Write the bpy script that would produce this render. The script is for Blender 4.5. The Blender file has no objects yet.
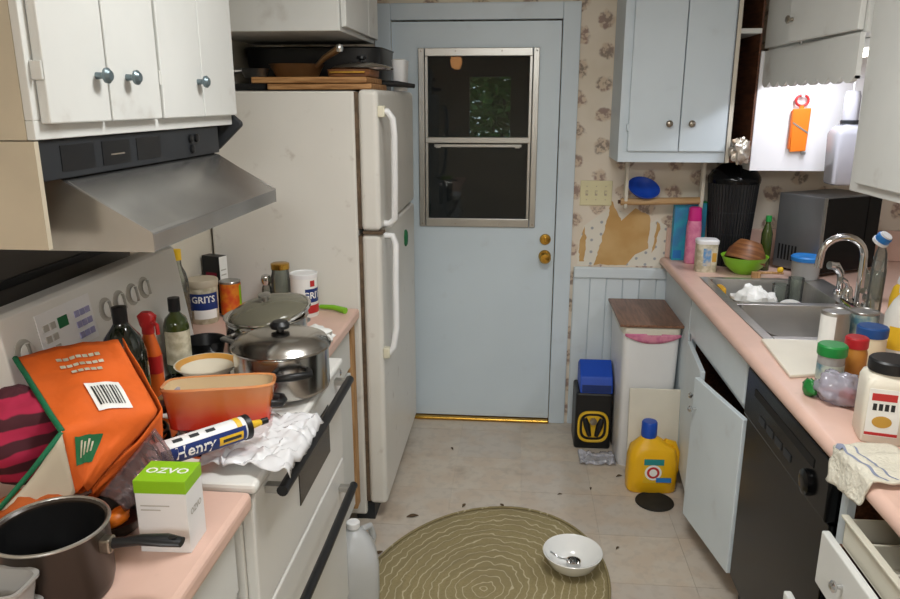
import bpy, bmesh, math, random
from mathutils import Vector, Matrix, noise
random.seed(7)
PI = math.pi
S = bpy.context.scene
COL = S.collection

# ------------------------------------------------------------------ camera
cam_d = bpy.data.cameras.new('camera'); cam = bpy.data.objects.new('camera', cam_d); COL.objects.link(cam)
cam_d.sensor_width = 36.0; cam_d.lens = 740.0 / 900.0 * 36.0; cam_d.clip_start = 0.02
cam.location = (0, 0, 1.66)
cam.rotation_euler = (math.radians(90 - 15.0), 0, math.radians(5.07))
S.camera = cam
# ------------------------------------------------------------------ world, daylight, exposure
W = bpy.data.worlds.new('world'); S.world = W; W.use_nodes = True
W.node_tree.nodes['Background'].inputs[0].default_value = (0.84, 0.93, 0.95, 1)
W.node_tree.nodes['Background'].inputs[1].default_value = 2.6
S.view_settings.view_transform = 'Standard'; S.view_settings.look = 'None'
S.view_settings.gamma = 1.0; S.view_settings.use_curve_mapping = False
S.view_settings.exposure = 0.13
def area(name, loc, direction, sx, sy, power, color):
    d = bpy.data.lights.new(name, 'AREA'); d.shape = 'RECTANGLE'; d.size = sx; d.size_y = sy
    d.energy = power; d.color = color
    o = bpy.data.objects.new(name, d); COL.objects.link(o); o.location = loc
    o.rotation_euler = Vector(direction).to_track_quat('-Z', 'Y').to_euler(); return o

# ------------------------------------------------------------------ materials
def lin(c):
    c = c / 255.0
    return c / 12.92 if c <= 0.04045 else ((c + 0.055) / 1.055) ** 2.4
def rgb(h):
    if isinstance(h, str):
        h = (int(h[0:2], 16), int(h[2:4], 16), int(h[4:6], 16))
    return (lin(h[0]), lin(h[1]), lin(h[2]), 1.0)
class N:
    def __init__(s, name):
        s.m = bpy.data.materials.new(name); s.m.use_nodes = True
        s.t = s.m.node_tree; s.b = s.t.nodes['Principled BSDF']; s.out = s.t.nodes['Material Output']
        s.tc = s.t.nodes.new('ShaderNodeTexCoord')
    def n(s, typ, **kw):
        x = s.t.nodes.new(typ)
        for k, v in kw.items(): setattr(x, k, v)
        return x
    def l(s, a, b): s.t.links.new(a, b)
    def put(s, sock, v):
        if isinstance(v, (int, float, tuple, list)): sock.default_value = v
        else: s.l(v, sock)
    def math(s, op, a, b=0.0, c=0.0):
        x = s.n('ShaderNodeMath', operation=op); s.put(x.inputs[0], a); s.put(x.inputs[1], b); s.put(x.inputs[2], c)
        return x.outputs[0]
    def ramp01(s, v, lo, hi):
        x = s.n('ShaderNodeMapRange'); s.put(x.inputs[0], v); x.inputs[1].default_value = lo; x.inputs[2].default_value = hi
        x.interpolation_type = 'SMOOTHSTEP'; return x.outputs[0]
    def mix(s, f, a, b):
        x = s.n('ShaderNodeMix', data_type='RGBA'); s.put(x.inputs[0], f); s.put(x.inputs[6], a); s.put(x.inputs[7], b); return x.outputs[2]
    def noise(s, scale, detail=3.0, vec=None, stretch=None):
        x = s.n('ShaderNodeTexNoise'); x.inputs['Scale'].default_value = scale; x.inputs['Detail'].default_value = detail
        v = vec or s.tc.outputs['Object']
        if stretch:
            mp = s.n('ShaderNodeMapping'); s.l(v, mp.inputs[0]); mp.inputs['Scale'].default_value = stretch; v = mp.outputs[0]
        s.l(v, x.inputs['Vector']); return x.outputs['Fac']
    def bump(s, h, strength=0.2, dist=0.01):
        x = s.n('ShaderNodeBump'); x.inputs['Strength'].default_value = strength; x.inputs['Distance'].default_value = dist
        s.l(h, x.inputs['Height']); s.l(x.outputs[0], s.b.inputs['Normal'])
MATS = {}
def M(name, col, rough=0.5, metal=0.0, var=0.08, scale=6.0, second=None, bump=0.0, bscale=60.0, dirt=0.0, dirtcol='7A5C3C', dscale=9.0,
      stretch=None, coat=0.0, trans=0.0, alpha=1.0, emit=0.0, spec=0.5, ior=1.45, sss=0.0):
    k = N(name); c = rgb(col)
    c2 = rgb(second) if second else tuple(list(x * (1 - var) for x in c[:3]) + [1])
    f = k.ramp01(k.noise(scale, 4, stretch=stretch), 0.35, 0.65)
    o = k.mix(f, c, c2)
    if dirt > 0:
        d = k.ramp01(k.noise(dscale, 6), 0.62, 0.78)
        o = k.mix(k.math('MULTIPLY', d, dirt), o, rgb(dirtcol))
    k.l(o, k.b.inputs['Base Color'])
    k.b.inputs['Roughness'].default_value = rough; k.b.inputs['Metallic'].default_value = metal
    k.b.inputs['Specular IOR Level'].default_value = spec; k.b.inputs['IOR'].default_value = ior
    k.b.inputs['Coat Weight'].default_value = coat; k.b.inputs['Transmission Weight'].default_value = trans
    k.b.inputs['Alpha'].default_value = alpha
    if emit:
        k.l(o, k.b.inputs['Emission Color']); k.b.inputs['Emission Strength'].default_value = emit
    if bump: k.bump(k.noise(bscale, 3, stretch=stretch), bump, 0.01)
    MATS[name] = k.m; return k.m
def clear(name, col, mixf, rough=0.08):
    """thin clear plastic or glass: part see-through, part glossy"""
    k = N(name); k.t.nodes.remove(k.b)
    g = k.n('ShaderNodeBsdfGlossy'); g.inputs['Roughness'].default_value = rough
    dif = k.n('ShaderNodeBsdfDiffuse'); dif.inputs[0].default_value = rgb(col)
    tr = k.n('ShaderNodeBsdfTransparent'); tr.inputs[0].default_value = rgb(col)
    fr = k.n('ShaderNodeFresnel'); fr.inputs[0].default_value = 1.45
    m1 = k.n('ShaderNodeMixShader'); m1.inputs[0].default_value = mixf; k.l(tr.outputs[0], m1.inputs[1]); k.l(dif.outputs[0], m1.inputs[2])
    m2 = k.n('ShaderNodeMixShader'); k.l(fr.outputs[0], m2.inputs[0]); k.l(m1.outputs[0], m2.inputs[1]); k.l(g.outputs[0], m2.inputs[2])
    k.l(m2.outputs[0], k.out.inputs[0]); MATS[name] = k.m; return k.m
def vgrad(name, stops, axis=2, rough=0.3, coat=0.0, amp=0.01):
    """colour that changes along the object's own axis, as glazed or dyed"""
    k = N(name); sep = k.n('ShaderNodeSeparateXYZ'); k.l(k.tc.outputs['Object'], sep.inputs[0])
    v = k.math('ADD', sep.outputs[axis], k.math('MULTIPLY', k.math('SUBTRACT', k.noise(18, 2), 0.5), amp * 2))
    lo, hi = stops[0][0], stops[-1][0]
    v = k.math('DIVIDE', k.math('SUBTRACT', v, lo), hi - lo)
    r = k.n('ShaderNodeValToRGB'); k.l(v, r.inputs[0])
    while len(r.color_ramp.elements) < len(stops): r.color_ramp.elements.new(0.5)
    for e, (p, c) in zip(r.color_ramp.elements, stops): e.position = (p - lo) / (hi - lo); e.color = rgb(c)
    k.l(r.outputs[0], k.b.inputs['Base Color']); k.b.inputs['Roughness'].default_value = rough; k.b.inputs['Coat Weight'].default_value = coat
    MATS[name] = k.m; return k.m
def stripes(name, c1, c2, freq, axis=2, rough=0.9):
    k = N(name); sep = k.n('ShaderNodeSeparateXYZ'); k.l(k.tc.outputs['Object'], sep.inputs[0])
    v = k.math('ADD', sep.outputs[axis], k.math('MULTIPLY', k.noise(9, 2), 0.03))
    s = k.ramp01(k.math('SINE', k.math('MULTIPLY', v, freq)), -0.25, 0.25)
    k.l(k.mix(s, rgb(c1), rgb(c2)), k.b.inputs['Base Color']); k.b.inputs['Roughness'].default_value = rough
    MATS[name] = k.m; return k.m

def floor_tile_mat(name):
    k = N(name); oi = k.n('ShaderNodeObjectInfo')
    geo = k.n('ShaderNodeNewGeometry')
    base = k.mix(oi.outputs['Random'], rgb('CFC3B2'), rgb('C2B9AE'))
    blot = k.ramp01(k.noise(7.0, 6, vec=geo.outputs['Position']), 0.42, 0.62)
    base = k.mix(k.math('MULTIPLY', blot, 0.5), base, rgb('C4AF99'))
    vein = k.ramp01(k.noise(24.0, 6, vec=geo.outputs['Position']), 0.50, 0.60)
    base = k.mix(k.math('MULTIPLY', vein, 0.25), base, rgb('ABA196'))
    dirt = k.ramp01(k.noise(3.0, 8, vec=geo.outputs['Position']), 0.58, 0.75)
    base = k.mix(k.math('MULTIPLY', dirt, 0.55), base, rgb('8E7A64'))
    k.l(base, k.b.inputs['Base Color']); k.b.inputs['Roughness'].default_value = 0.42
    MATS[name] = k.m
def wallpaper_mat(name):
    k = N(name); sep = k.n('ShaderNodeSeparateXYZ'); k.l(k.tc.outputs['Object'], sep.inputs[0])
    x, z = sep.outputs[0], sep.outputs[2]
    u = k.math('ADD', k.math('DIVIDE', x, 0.118), 0.05); cu = k.math('FLOOR', u); fu = k.math('SUBTRACT', k.math('FRACT', u), 0.5)
    v = k.math('ADD', k.math('DIVIDE', z, 0.145), k.math('MULTIPLY', k.math('FLOORED_MODULO', cu, 2.0), 0.5)); rv = k.math('FLOOR', v); fv = k.math('SUBTRACT', k.math('FRACT', v), 0.5)
    a = k.math('MULTIPLY', fu, 0.118); b = k.math('MULTIPLY', fv, 0.145)
    r = k.math('SQRT', k.math('ADD', k.math('MULTIPLY', a, a), k.math('MULTIPLY', b, b)))
    r = k.math('ADD', r, k.math('MULTIPLY', k.math('SUBTRACT', k.noise(22, 2), 0.5), 0.05))
    mask = k.math('SUBTRACT', 1.0, k.ramp01(r, 0.030, 0.044))
    inner = k.ramp01(k.noise(48, 4), 0.44, 0.60)
    tone = k.ramp01(k.noise(4.5, 2), 0.42, 0.58)
    dark = k.mix(tone, rgb('5E4A42'), rgb('7E5650'))
    fl = k.mix(inner, rgb('CDB79E'), dark)
    base = k.mix(k.ramp01(k.noise(3, 4), 0.4, 0.7), rgb('E4D9C9'), rgb('D9CCB8'))
    k.l(k.mix(k.math('MULTIPLY', mask, 0.72), base, fl), k.b.inputs['Base Color']); k.b.inputs['Roughness'].default_value = 0.75
    MATS[name] = k.m
def dots_mat(name):
    k = N(name); sep = k.n('ShaderNodeSeparateXYZ'); k.l(k.tc.outputs['Object'], sep.inputs[0])
    u = k.math('DIVIDE', sep.outputs[0], 0.045); cu = k.math('FLOOR', u); fu = k.math('SUBTRACT', k.math('FRACT', u), 0.5)
    v = k.math('ADD', k.math('DIVIDE', sep.outputs[2], 0.06), k.math('MULTIPLY', k.math('FLOORED_MODULO', cu, 2.0), 0.5)); fv = k.math('SUBTRACT', k.math('FRACT', v), 0.5)
    a = k.math('MULTIPLY', fu, 0.045); b = k.math('MULTIPLY', fv, 0.06)
    r = k.math('SQRT', k.math('ADD', k.math('MULTIPLY', a, a), k.math('MULTIPLY', b, b)))
    m = k.math('SUBTRACT', 1.0, k.ramp01(r, 0.005, 0.009))
    k.l(k.mix(k.math('MULTIPLY', m, 0.7), rgb('E3DDCF'), rgb('7C8694')), k.b.inputs['Base Color']); k.b.inputs['Roughness'].default_value = 0.8
    MATS[name] = k.m
def rug_mat(name):
    k = N(name); at = k.n('ShaderNodeUVMap'); sep = k.n('ShaderNodeSeparateXYZ'); k.l(at.outputs[0], sep.inputs[0])
    w = k.math('ADD', k.math('MULTIPLY', sep.outputs[0], 15.0), k.math('MULTIPLY', k.noise(26, 1), 0.9))
    w = k.math('ADD', w, k.math('MULTIPLY', k.noise(6, 3), 1.6))
    line = k.ramp01(k.math('ABSOLUTE', k.math('SUBTRACT', k.math('FRACT', w), 0.5)), 0.09, 0.03)
    base = k.mix(k.noise(120, 3), rgb('A3956F'), rgb('857850'))
    base = k.mix(k.ramp01(k.noise(4, 3), 0.4, 0.65), base, rgb('90835F'))
    k.l(k.mix(k.math('MULTIPLY', line, 0.65), base, rgb('D2C7A8')), k.b.inputs['Base Color']); k.b.inputs['Roughness'].default_value = 0.95
    k.bump(k.noise(260, 2), 0.5, 0.004); MATS[name] = k.m
floor_tile_mat('floor_tile'); wallpaper_mat('wallpaper'); dots_mat('dotted_paper'); rug_mat('rug')
M('white_paint', 'DEDFDB', 0.45, var=0.06, scale=3, dirt=0.25, dscale=7)
M('blue_paint', 'D2DEE6', 0.42, var=0.05, scale=3, dirt=0.10, dscale=6)
M('pale_blue_paint', 'D9E3E8', 0.42, var=0.05, scale=3, dirt=0.15, dscale=6)
M('door_blue', 'D3E0E8', 0.4, var=0.04, scale=2, dirt=0.08)
M('beige_panel', 'C9BEA8', 0.6, var=0.1, scale=5)
M('cream_wall', 'D6CFC0', 0.8, var=0.06, scale=2, dirt=0.2, dscale=5)
M('ceiling_white', 'E6E3DC', 0.9)
M('appliance_cream', 'E2DFD7', 0.4, var=0.05, scale=2, dirt=0.35, dscale=14)
M('appliance_white', 'E4E3DE', 0.3, var=0.04, scale=2, dirt=0.10, dscale=8)
M('gasket', '6E5B48', 0.8, var=0.4, scale=30)
M('handle_ivory', 'E6E0C8', 0.4, dirt=0.3, dscale=20)
M('pink_laminate', 'DFBBAB', 0.38, var=0.06, scale=9, dirt=0.12, dscale=25)
M('raw_wood', 'C49A6C', 0.7, second='9E7445', scale=5, stretch=(20, 20, 1.5))
M('board_wood', 'B98A58', 0.55, second='8D6236', scale=4, stretch=(2, 25, 25))
M('dark_wood', '6B442E', 0.5, second='4B2D1E', scale=4, stretch=(25, 2, 25))
M('brown_bowl', '8A5A34', 0.45, second='6A4022', scale=6, stretch=(2, 2, 18))
M('brown_laminate', '85604A', 0.35, second='6B4A38', scale=5, stretch=(22, 2, 22))
M('stainless', 'CFCDCA', 0.34, 0.9, var=0.12, scale=3, stretch=(1, 40, 1), bump=0.05, bscale=8)
M('hood_steel', 'C2C1BF', 0.24, 0.9, var=0.25, scale=4, dirt=0.3, dirtcol='6A5F55', dscale=5)
M('chrome', 'D6D6D6', 0.08, 1.0, var=0.03)
M('brushed_pot', 'C2BFBA', 0.2, 1.0, var=0.08, stretch=(1, 1, 30))
M('aluminium', 'B0AEA8', 0.35, 0.9, var=0.08, dirt=0.2)
M('brass', 'C79B45', 0.22, 1.0, var=0.1)
M('black_plastic', '17181A', 0.4, var=0.2)
M('black_gloss', '08090A', 0.16, var=0.1, spec=0.3)
M('charcoal', '2A2D31', 0.55, var=0.2)
M('nonstick', '1B1B1C', 0.35, var=0.25, scale=12)
M('pan_brown', '3B312A', 0.32, var=0.2, scale=9, metal=0.2)
M('dark_void', '15120F', 0.9)
M('oven_glass', '2A2622', 0.15, spec=0.4)
M('wall_shade_grey', '5C5853', 0.45, 0.3, var=0.15)  # shade tone for the wall under the hood
M('white_plastic', 'ECECEC', 0.4, var=0.04)
M('ivory_plastic', 'E1D9B0', 0.45, var=0.05)
M('grey_metal_knob', '7E8E94', 0.3, 0.6, var=0.2)
M('steel_knob', 'A59C8E', 0.28, 0.9, var=0.25, scale=60)
M('white_laminate', 'EDEDF0', 0.35, var=0.02)
M('orange', 'E8701A', 0.5, var=0.10, scale=5)
M('bag_orange', 'E4661C', 0.75, var=0.14, scale=9, bump=0.4, bscale=22)
M('bright_orange', 'F0801E', 0.4, var=0.05)
M('green_trim', '0F6B46', 0.7, var=0.2)
M('logo_green', '1E6B40', 0.7, var=0.15)
M('lime', '8FC41E', 0.45, var=0.04)
M('lime_bowl', '84C22C', 0.35, var=0.06)
M('green_lid', '1F8A3E', 0.4, var=0.08); M('red_lid', 'B5232A', 0.4, var=0.1); M('blue_lid', '1E4E8E', 0.4, var=0.1)
M('royal_blue', '1B4FC0', 0.45, var=0.1); M('sky_blue', '2E7FCB', 0.4, var=0.08); M('navy_label', '1C3474', 0.4, var=0.1)
M('teal_box', '2FA5BE', 0.5, second='3C86B8', scale=14); M('magenta', 'C8267E', 0.4, var=0.08); M('pink_bottle', 'DD8FA6', 0.4, second='C96C90', scale=30)
M('detergent_yellow', 'EFB71A', 0.32, var=0.06); M('detergent_cap', '1C4FB5', 0.35); M('yellow', 'E9BC2B', 0.45, var=0.08)
M('red_print', 'C23030', 0.5); M('white_print', 'F2F2EE', 0.5, var=0.02); M('black_print', '222222', 0.6); M('gold_print', 'C99A3E', 0.5)
M('teal_print', '2C8C8C', 0.5); M('lilac', '9E9CC4', 0.35, var=0.1)
M('blue_paper', '5A8FC0', 0.6, second='C8C0B0', scale=40)
M('wine_glass_green', '11180E', 0.12, var=0.2, coat=0.5); M('olive_glass', '39471A', 0.12, var=0.25, coat=0.6)
M('cream_label', 'D8D2BC', 0.6, second='B3AB90', scale=40)
M('spray_red', 'B42222', 0.4, var=0.15); M('spray_orange', 'D9621E', 0.45, var=0.1)
M('cream_ceramic', 'E6DCC6', 0.25, var=0.05, coat=0.3); M('glaze_orange', 'D29A4A', 0.3)
M('white_ceramic', 'EFEFEC', 0.2, var=0.02, coat=0.4)
M('tan_tub', 'BFB29C', 0.5, var=0.08); M('kraft', 'D9B98A', 0.85, second='C9A26C', scale=9)
M('oats', 'B99B66', 0.9, second='8B6B3C', scale=90)
M('tomato_label', 'CF4A1C', 0.5, second='E08A24', scale=26); M('tin', 'B9B8B4', 0.3, 0.9, var=0.12)
M('can_label', 'CFCDC6', 0.5, second='7E8C86', scale=24)
M('can_label_green', 'BFC6B8', 0.5, second='4E7C8C', scale=22)
M('peanut', 'B77B33', 0.35, var=0.15); M('mayo', 'E6D8B8', 0.4, var=0.08)
M('milk_plastic', 'DEDDD6', 0.45, var=0.05); M('jug_cream', 'E4DECE', 0.4, var=0.05)
M('towel', 'DDD8C8', 0.95, var=0.08, scale=20, bump=0.6, bscale=120); M('towel_stripe', '8C93A8', 0.95)
M('maroon', '7E1F34', 0.95); stripes('striped_fabric', 'A81E42', '44161F', 170.0)
M('yellow_cloth', 'D9A018', 0.95, var=0.2, bump=0.5, bscale=40)
M('rust_cloth', 'B4571E', 0.9, var=0.25, bump=0.5, bscale=30)
M('sponge', 'D3A02E', 0.95, bump=0.8, bscale=150)
M('foil', 'C9C4BA', 0.3, 0.7, second='8E7A66', scale=16)
M('paper_grey', 'BDB9B0', 0.85); M('dried_leaf', '5E4A34', 0.9, var=0.3, scale=40)
M('disc_black', '26241F', 0.7, var=0.3, scale=20)
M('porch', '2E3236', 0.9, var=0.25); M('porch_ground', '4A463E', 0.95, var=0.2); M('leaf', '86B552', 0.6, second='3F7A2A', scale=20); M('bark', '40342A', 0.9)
M('mw_silver', '8B8C8E', 0.38, 0.7, var=0.08)
M('green_bottle', '1E7A34', 0.25, var=0.15)
vgrad('flame_enamel', [(0.0, 'C4281A'), (0.03, 'D2401E'), (0.062, 'D9783C'), (0.10, 'DA9058')], rough=0.25, coat=0.4)
M('enamel_inside', 'DCC49C', 0.3, var=0.05)
M('lamp_glass', 'FFF6E8', 0.3, emit=6.0, var=0.01)
M('lamp_amber', 'F0A868', 0.3, emit=9.0, var=0.01)
M('dw_black', '060607', 0.22, spec=0.25)
M('bronze', '9C7C58', 0.3, 0.7, var=0.25, scale=10)
M('dowel_wood', 'C9A67A', 0.6, second='B48F60', scale=4, stretch=(2, 25, 25))
M('tan_underlayer', 'D2AE78', 0.9, second='C59C62', scale=6)
M('tray_plastic', 'D6D2C2', 0.45, var=0.06)
clear('clear_plastic', 'E8E8F0', 0.5, 0.12); clear('bag_plastic', 'F4F4F6', 0.8, 0.2); clear('jar_glass', 'DCE0DA', 0.12, 0.04)
clear('lid_glass', 'B9B49C', 0.30, 0.06); clear('storage_plastic', 'D8D6D2', 0.5, 0.25); clear('frosted_jug', 'DADCDC', 0.72, 0.3)
clear('maroon_wrap', 'D0BABA', 0.14, 0.1); clear('window_glass', 'A2AAAA', 0.02, 0.02); clear('pale_plastic', 'E4E2F0', 0.35, 0.15)
def mat(m): return MATS[m]

# ------------------------------------------------------------------ object helpers
def tag(o, label=None, cat=None, group=None, kind=None):
    if label: o['label'] = label
    if cat: o['category'] = cat
    if group: o['group'] = group
    if kind: o['kind'] = kind
    return o
def thing(name, label, cat, loc=(0, 0, 0), rotz=0.0, group=None, kind=None):
    o = bpy.data.objects.new(name, None); COL.objects.link(o); o.empty_display_size = 0.05
    o.location = loc; o.rotation_euler = (0, 0, rotz); tag(o, label, cat, group, kind); return o
def root_mat(o):
    while o.parent: o = o.parent
    return Matrix.Translation(o.location) @ o.rotation_euler.to_matrix().to_4x4()
class MB:
    def __init__(s): s.v = []; s.f = []; s.uv = None
    def add(s, vs, fs, mtx=None):
        b = len(s.v)
        s.v += [tuple(mtx @ Vector(p)) if mtx else tuple(p) for p in vs]; s.f += [tuple(i + b for i in f) for f in fs]; return s
    def box(s, x0, x1, y0, y1, z0, z1, mtx=None):
        return s.add([(x0, y0, z0), (x1, y0, z0), (x1, y1, z0), (x0, y1, z0), (x0, y0, z1), (x1, y0, z1), (x1, y1, z1), (x0, y1, z1)],
                     [(3, 2, 1, 0), (4, 5, 6, 7), (0, 1, 5, 4), (1, 2, 6, 5), (2, 3, 7, 6), (3, 0, 4, 7)], mtx)
    def lathe(s, prof, seg=28, c=(0, 0, 0), mtx=None, sx=1.0, sy=1.0, close=True):
        vs = []; fs = []; n = len(prof)
        for r, z in prof:
            for i in range(seg):
                a = 2 * PI * i / seg; vs.append((c[0] + sx * r * math.cos(a), c[1] + sy * r * math.sin(a), c[2] + z))
        for j in range(n - 1):
            for i in range(seg):
                k = (i + 1) % seg; fs.append((j * seg + i, j * seg + k, (j + 1) * seg + k, (j + 1) * seg + i))
        if close: fs.append(tuple(reversed(range(seg)))); fs.append(tuple((n - 1) * seg + i for i in range(seg)))
        return s.add(vs, fs, mtx)
    def rings(s, rl, cap=True):
        """loft through rings of equal point count"""
        n = len(rl[0]); vs = [p for r in rl for p in r]; fs = []
        for j in range(len(rl) - 1):
            for i in range(n):
                k = (i + 1) % n; fs.append((j * n + i, j * n + k, (j + 1) * n + k, (j + 1) * n + i))
        if cap: fs.append(tuple(reversed(range(n)))); fs.append(tuple((len(rl) - 1) * n + i for i in range(n)))
        return s.add(vs, fs)
    def tube(s, pts, r, seg=10, cap=True):
        pts = [Vector(p) for p in pts]; rl = []
        rs = r if isinstance(r, (list, tuple)) else [r] * len(pts)
        prev = None
        for i, p in enumerate(pts):
            d = (pts[min(i + 1, len(pts) - 1)] - pts[max(i - 1, 0)]).normalized()
            if prev is None:
                up = Vector((0, 0, 1)) if abs(d.z) < 0.9 else Vector((1, 0, 0)); a = d.cross(up).normalized()
            else:
                a = (prev - d * prev.dot(d)).normalized()
            prev = a; b = d.cross(a)
            rl.append([tuple(p + (a * math.cos(2 * PI * k / seg) + b * math.sin(2 * PI * k / seg)) * rs[i]) for k in range(seg)])
        return s.rings(rl, cap)
    def prism(s, poly, axis, lo, hi):
        """extrude a 2-D polygon along x, y or z"""
        def P(p, t): return {'x': (t, p[0], p[1]), 'y': (p[0], t, p[1]), 'z': (p[0], p[1], t)}[axis]
        n = len(poly); vs = [P(p, lo) for p in poly] + [P(p, hi) for p in poly]
        fs = [tuple(reversed(range(n))), tuple(range(n, 2 * n))] + [(i, (i + 1) % n, n + (i + 1) % n, n + i) for i in range(n)]
        return s.add(vs, fs)
    def grid(s, fn, nu, nv):
        vs = [fn(i / nu, j / nv) for j in range(nv + 1) for i in range(nu + 1)]
        fs = [(j * (nu + 1) + i, j * (nu + 1) + i + 1, (j + 1) * (nu + 1) + i + 1, (j + 1) * (nu + 1) + i) for j in range(nv) for i in range(nu)]
        return s.add(vs, fs)
    def build(s, name, m, parent=None, bevel=0.0, smooth=False, local=False, solid=0.0, sub=0, seg=2):
        me = bpy.data.meshes.new(name); vs = s.v
        if parent is not None and not local:
            inv = root_mat(parent).inverted(); vs = [tuple(inv @ Vector(p)) for p in vs]
        me.from_pydata(vs, [], s.f); me.materials.append(mat(m))
        bm = bmesh.new(); bm.from_mesh(me); bmesh.ops.recalc_face_normals(bm, faces=bm.faces); bm.to_mesh(me); bm.free()
        o = bpy.data.objects.new(name, me); COL.objects.link(o)
        if parent is not None: o.parent = parent
        if smooth:
            for p in me.polygons: p.use_smooth = True
            if smooth != 'all': me.set_sharp_from_angle(angle=math.radians(40))
        if sub:
            q = o.modifiers.new('sub', 'SUBSURF'); q.levels = sub; q.render_levels = sub
        if solid:
            q = o.modifiers.new('solid', 'SOLIDIFY'); q.thickness = solid; q.offset = 0
        if bevel:
            q = o.modifiers.new('bevel', 'BEVEL'); q.width = bevel; q.segments = seg; q.limit_method = 'ANGLE'
        return o
def box(name, m, parent, x0, x1, y0, y1, z0, z1, bevel=0.0, **kw): return MB().box(x0, x1, y0, y1, z0, z1).build(name, m, parent, bevel, **kw)
def struct(o): o['kind'] = 'structure'; return o
def single(o, label, cat, group=None, kind=None, base=None):
    """a one-mesh thing: put its origin at its base"""
    me = o.data; b = Vector(base) if base else Vector(((min(v.co.x for v in me.vertices) + max(v.co.x for v in me.vertices)) / 2,
        (min(v.co.y for v in me.vertices) + max(v.co.y for v in me.vertices)) / 2, min(v.co.z for v in me.vertices)))
    me.transform(Matrix.Translation(-b)); o.location = b; return tag(o, label, cat, group, kind)
def text_verts(txt, size, bold=True):
    c = bpy.data.curves.new('t', 'FONT'); c.body = txt; c.size = size; c.align_x = 'CENTER'; c.align_y = 'CENTER'; c.resolution_u = 2
    if bold: c.offset = size * 0.02
    o = bpy.data.objects.new('t', c); COL.objects.link(o); bpy.context.view_layer.update()
    me = bpy.data.meshes.new_from_object(o.evaluated_get(bpy.context.evaluated_depsgraph_get()))
    vs = [tuple(v.co) for v in me.vertices]; fs = [tuple(p.vertices) for p in me.polygons]
    bpy.data.objects.remove(o); bpy.data.curves.remove(c); bpy.data.meshes.remove(me); return vs, fs
def text_plane(name, txt, size, m, parent, origin, right, up, local=False):
    vs, fs = text_verts(txt, size); o = Vector(origin); r = Vector(right).normalized(); u = Vector(up).normalized()
    return MB().add([tuple(o + r * p[0] + u * p[1]) for p in vs], fs).build(name, m, parent, local=local)
def text_cyl(name, txt, size, m, parent, c, r, z, ang, local=False):
    vs, fs = text_verts(txt, size)
    return MB().add([(c[0] + r * math.cos(ang + p[0] / r), c[1] + r * math.sin(ang + p[0] / r), z + p[1]) for p in vs], fs).build(name, m, parent, local=local)
def patch_cyl(name, m, parent, c, r, z0, z1, a0, a1, n=12):
    return MB().grid(lambda u, v: (c[0] + r * math.cos(a0 + (a1 - a0) * u), c[1] + r * math.sin(a0 + (a1 - a0) * u), z0 + (z1 - z0) * v), n, 1).build(name, m, parent, smooth=True)
def blob(c, r, seed=0, amp=0.35, nu=26, nv=16, freq=2.0, flat=None):
    """crumpled closed lump"""
    mb = MB(); vs = []; sd = Vector((seed * 3.1, seed * 1.7, seed * 0.9))
    for j in range(nv + 1):
        t = PI * j / nv
        for i in range(nu):
            a = 2 * PI * i / nu; d = Vector((math.sin(t) * math.cos(a), math.sin(t) * math.sin(a), math.cos(t)))
            k = 1 + amp * (noise.noise(d * freq + sd) + 0.5 * abs(noise.noise(d * freq * 2.7 + sd)))
            p = Vector((d.x * r[0], d.y * r[1], d.z * r[2])) * k
            z = c[2] + p.z
            if flat is not None: z = max(z, flat)
            vs.append((c[0] + p.x, c[1] + p.y, z))
    fs = [(j * nu + i, j * nu + (i + 1) % nu, (j + 1) * nu + (i + 1) % nu, (j + 1) * nu + i) for j in range(nv) for i in range(nu)]
    return mb.add(vs, fs)
def superring(cx, cy, a, b, z, n=32, e=4.0, rot=0.0):
    pts = []
    for i in range(n):
        t = 2 * PI * i / n; ct, st = math.cos(t), math.sin(t)
        x = a * math.copysign(abs(ct) ** (2 / e), ct); y = b * math.copysign(abs(st) ** (2 / e), st)
        pts.append((cx + x * math.cos(rot) - y * math.sin(rot), cy + x * math.sin(rot) + y * math.cos(rot), z))
    return pts
def copy_tree(o, parent=None):
    c = o.copy(); COL.objects.link(c); c.parent = parent
    for ch in list(o.children): copy_tree(ch, c)
    return c
def knob(name, m, parent, p, d, r=0.014, l=0.024):
    """round cabinet knob standing out from p along d"""
    q = Vector(d).to_track_quat('Z', 'Y').to_matrix().to_4x4(); mt = Matrix.Translation(Vector(p)) @ q
    return MB().lathe([(r * 0.45, 0), (r * 0.4, l * 0.45), (r * 0.95, l * 0.62), (r, l * 0.8), (r * 0.6, l), (0.001, l * 1.02)], 16, mtx=mt).build(name, m, parent, smooth=True)

# ================================================================== the setting
LW, RW, BW, FW, CH = -1.14, 1.9, 3.70, -3.0, 2.42     # left, right, back, front walls and ceiling
fl = struct(box('floor', 'floor_tile', None, LW - 0.1, RW + 0.1, FW, BW + 0.05, -0.06, -0.003))
tile_me = None
for i in range(-3, 4):
    for j in range(0, 9):
        x0 = 0.054 + (i - 1) * 0.306; y0 = 3.556 - (j) * 0.306
        y1 = min(y0 + 0.306, BW)
        if y0 + 0.306 > BW:
            t = box('tile', 'floor_tile', fl, x0 + 0.0007, x0 + 0.3053, y0 + 0.0007, y1, -0.003, 0.0, local=True)
        else:
            if tile_me is None:
                t = box('tile', 'floor_tile', fl, 0.0007, 0.3053, 0.0007, 0.3053, -0.003, 0.0, bevel=0.0006, local=True); tile_me = t.data; t.location = (x0, y0, 0)
            else:
                t = bpy.data.objects.new('tile', tile_me); COL.objects.link(t); t.parent = fl; t.location = (x0, y0, random.uniform(-0.0004, 0))
struct(box('ceiling', 'ceiling_white', None, LW - 0.1, RW + 0.1, FW - 0.1, BW + 0.1, CH, CH + 0.06))
struct(box('wall_left', 'cream_wall', None, LW - 0.1, LW, FW, BW, -0.06, CH))
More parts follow.
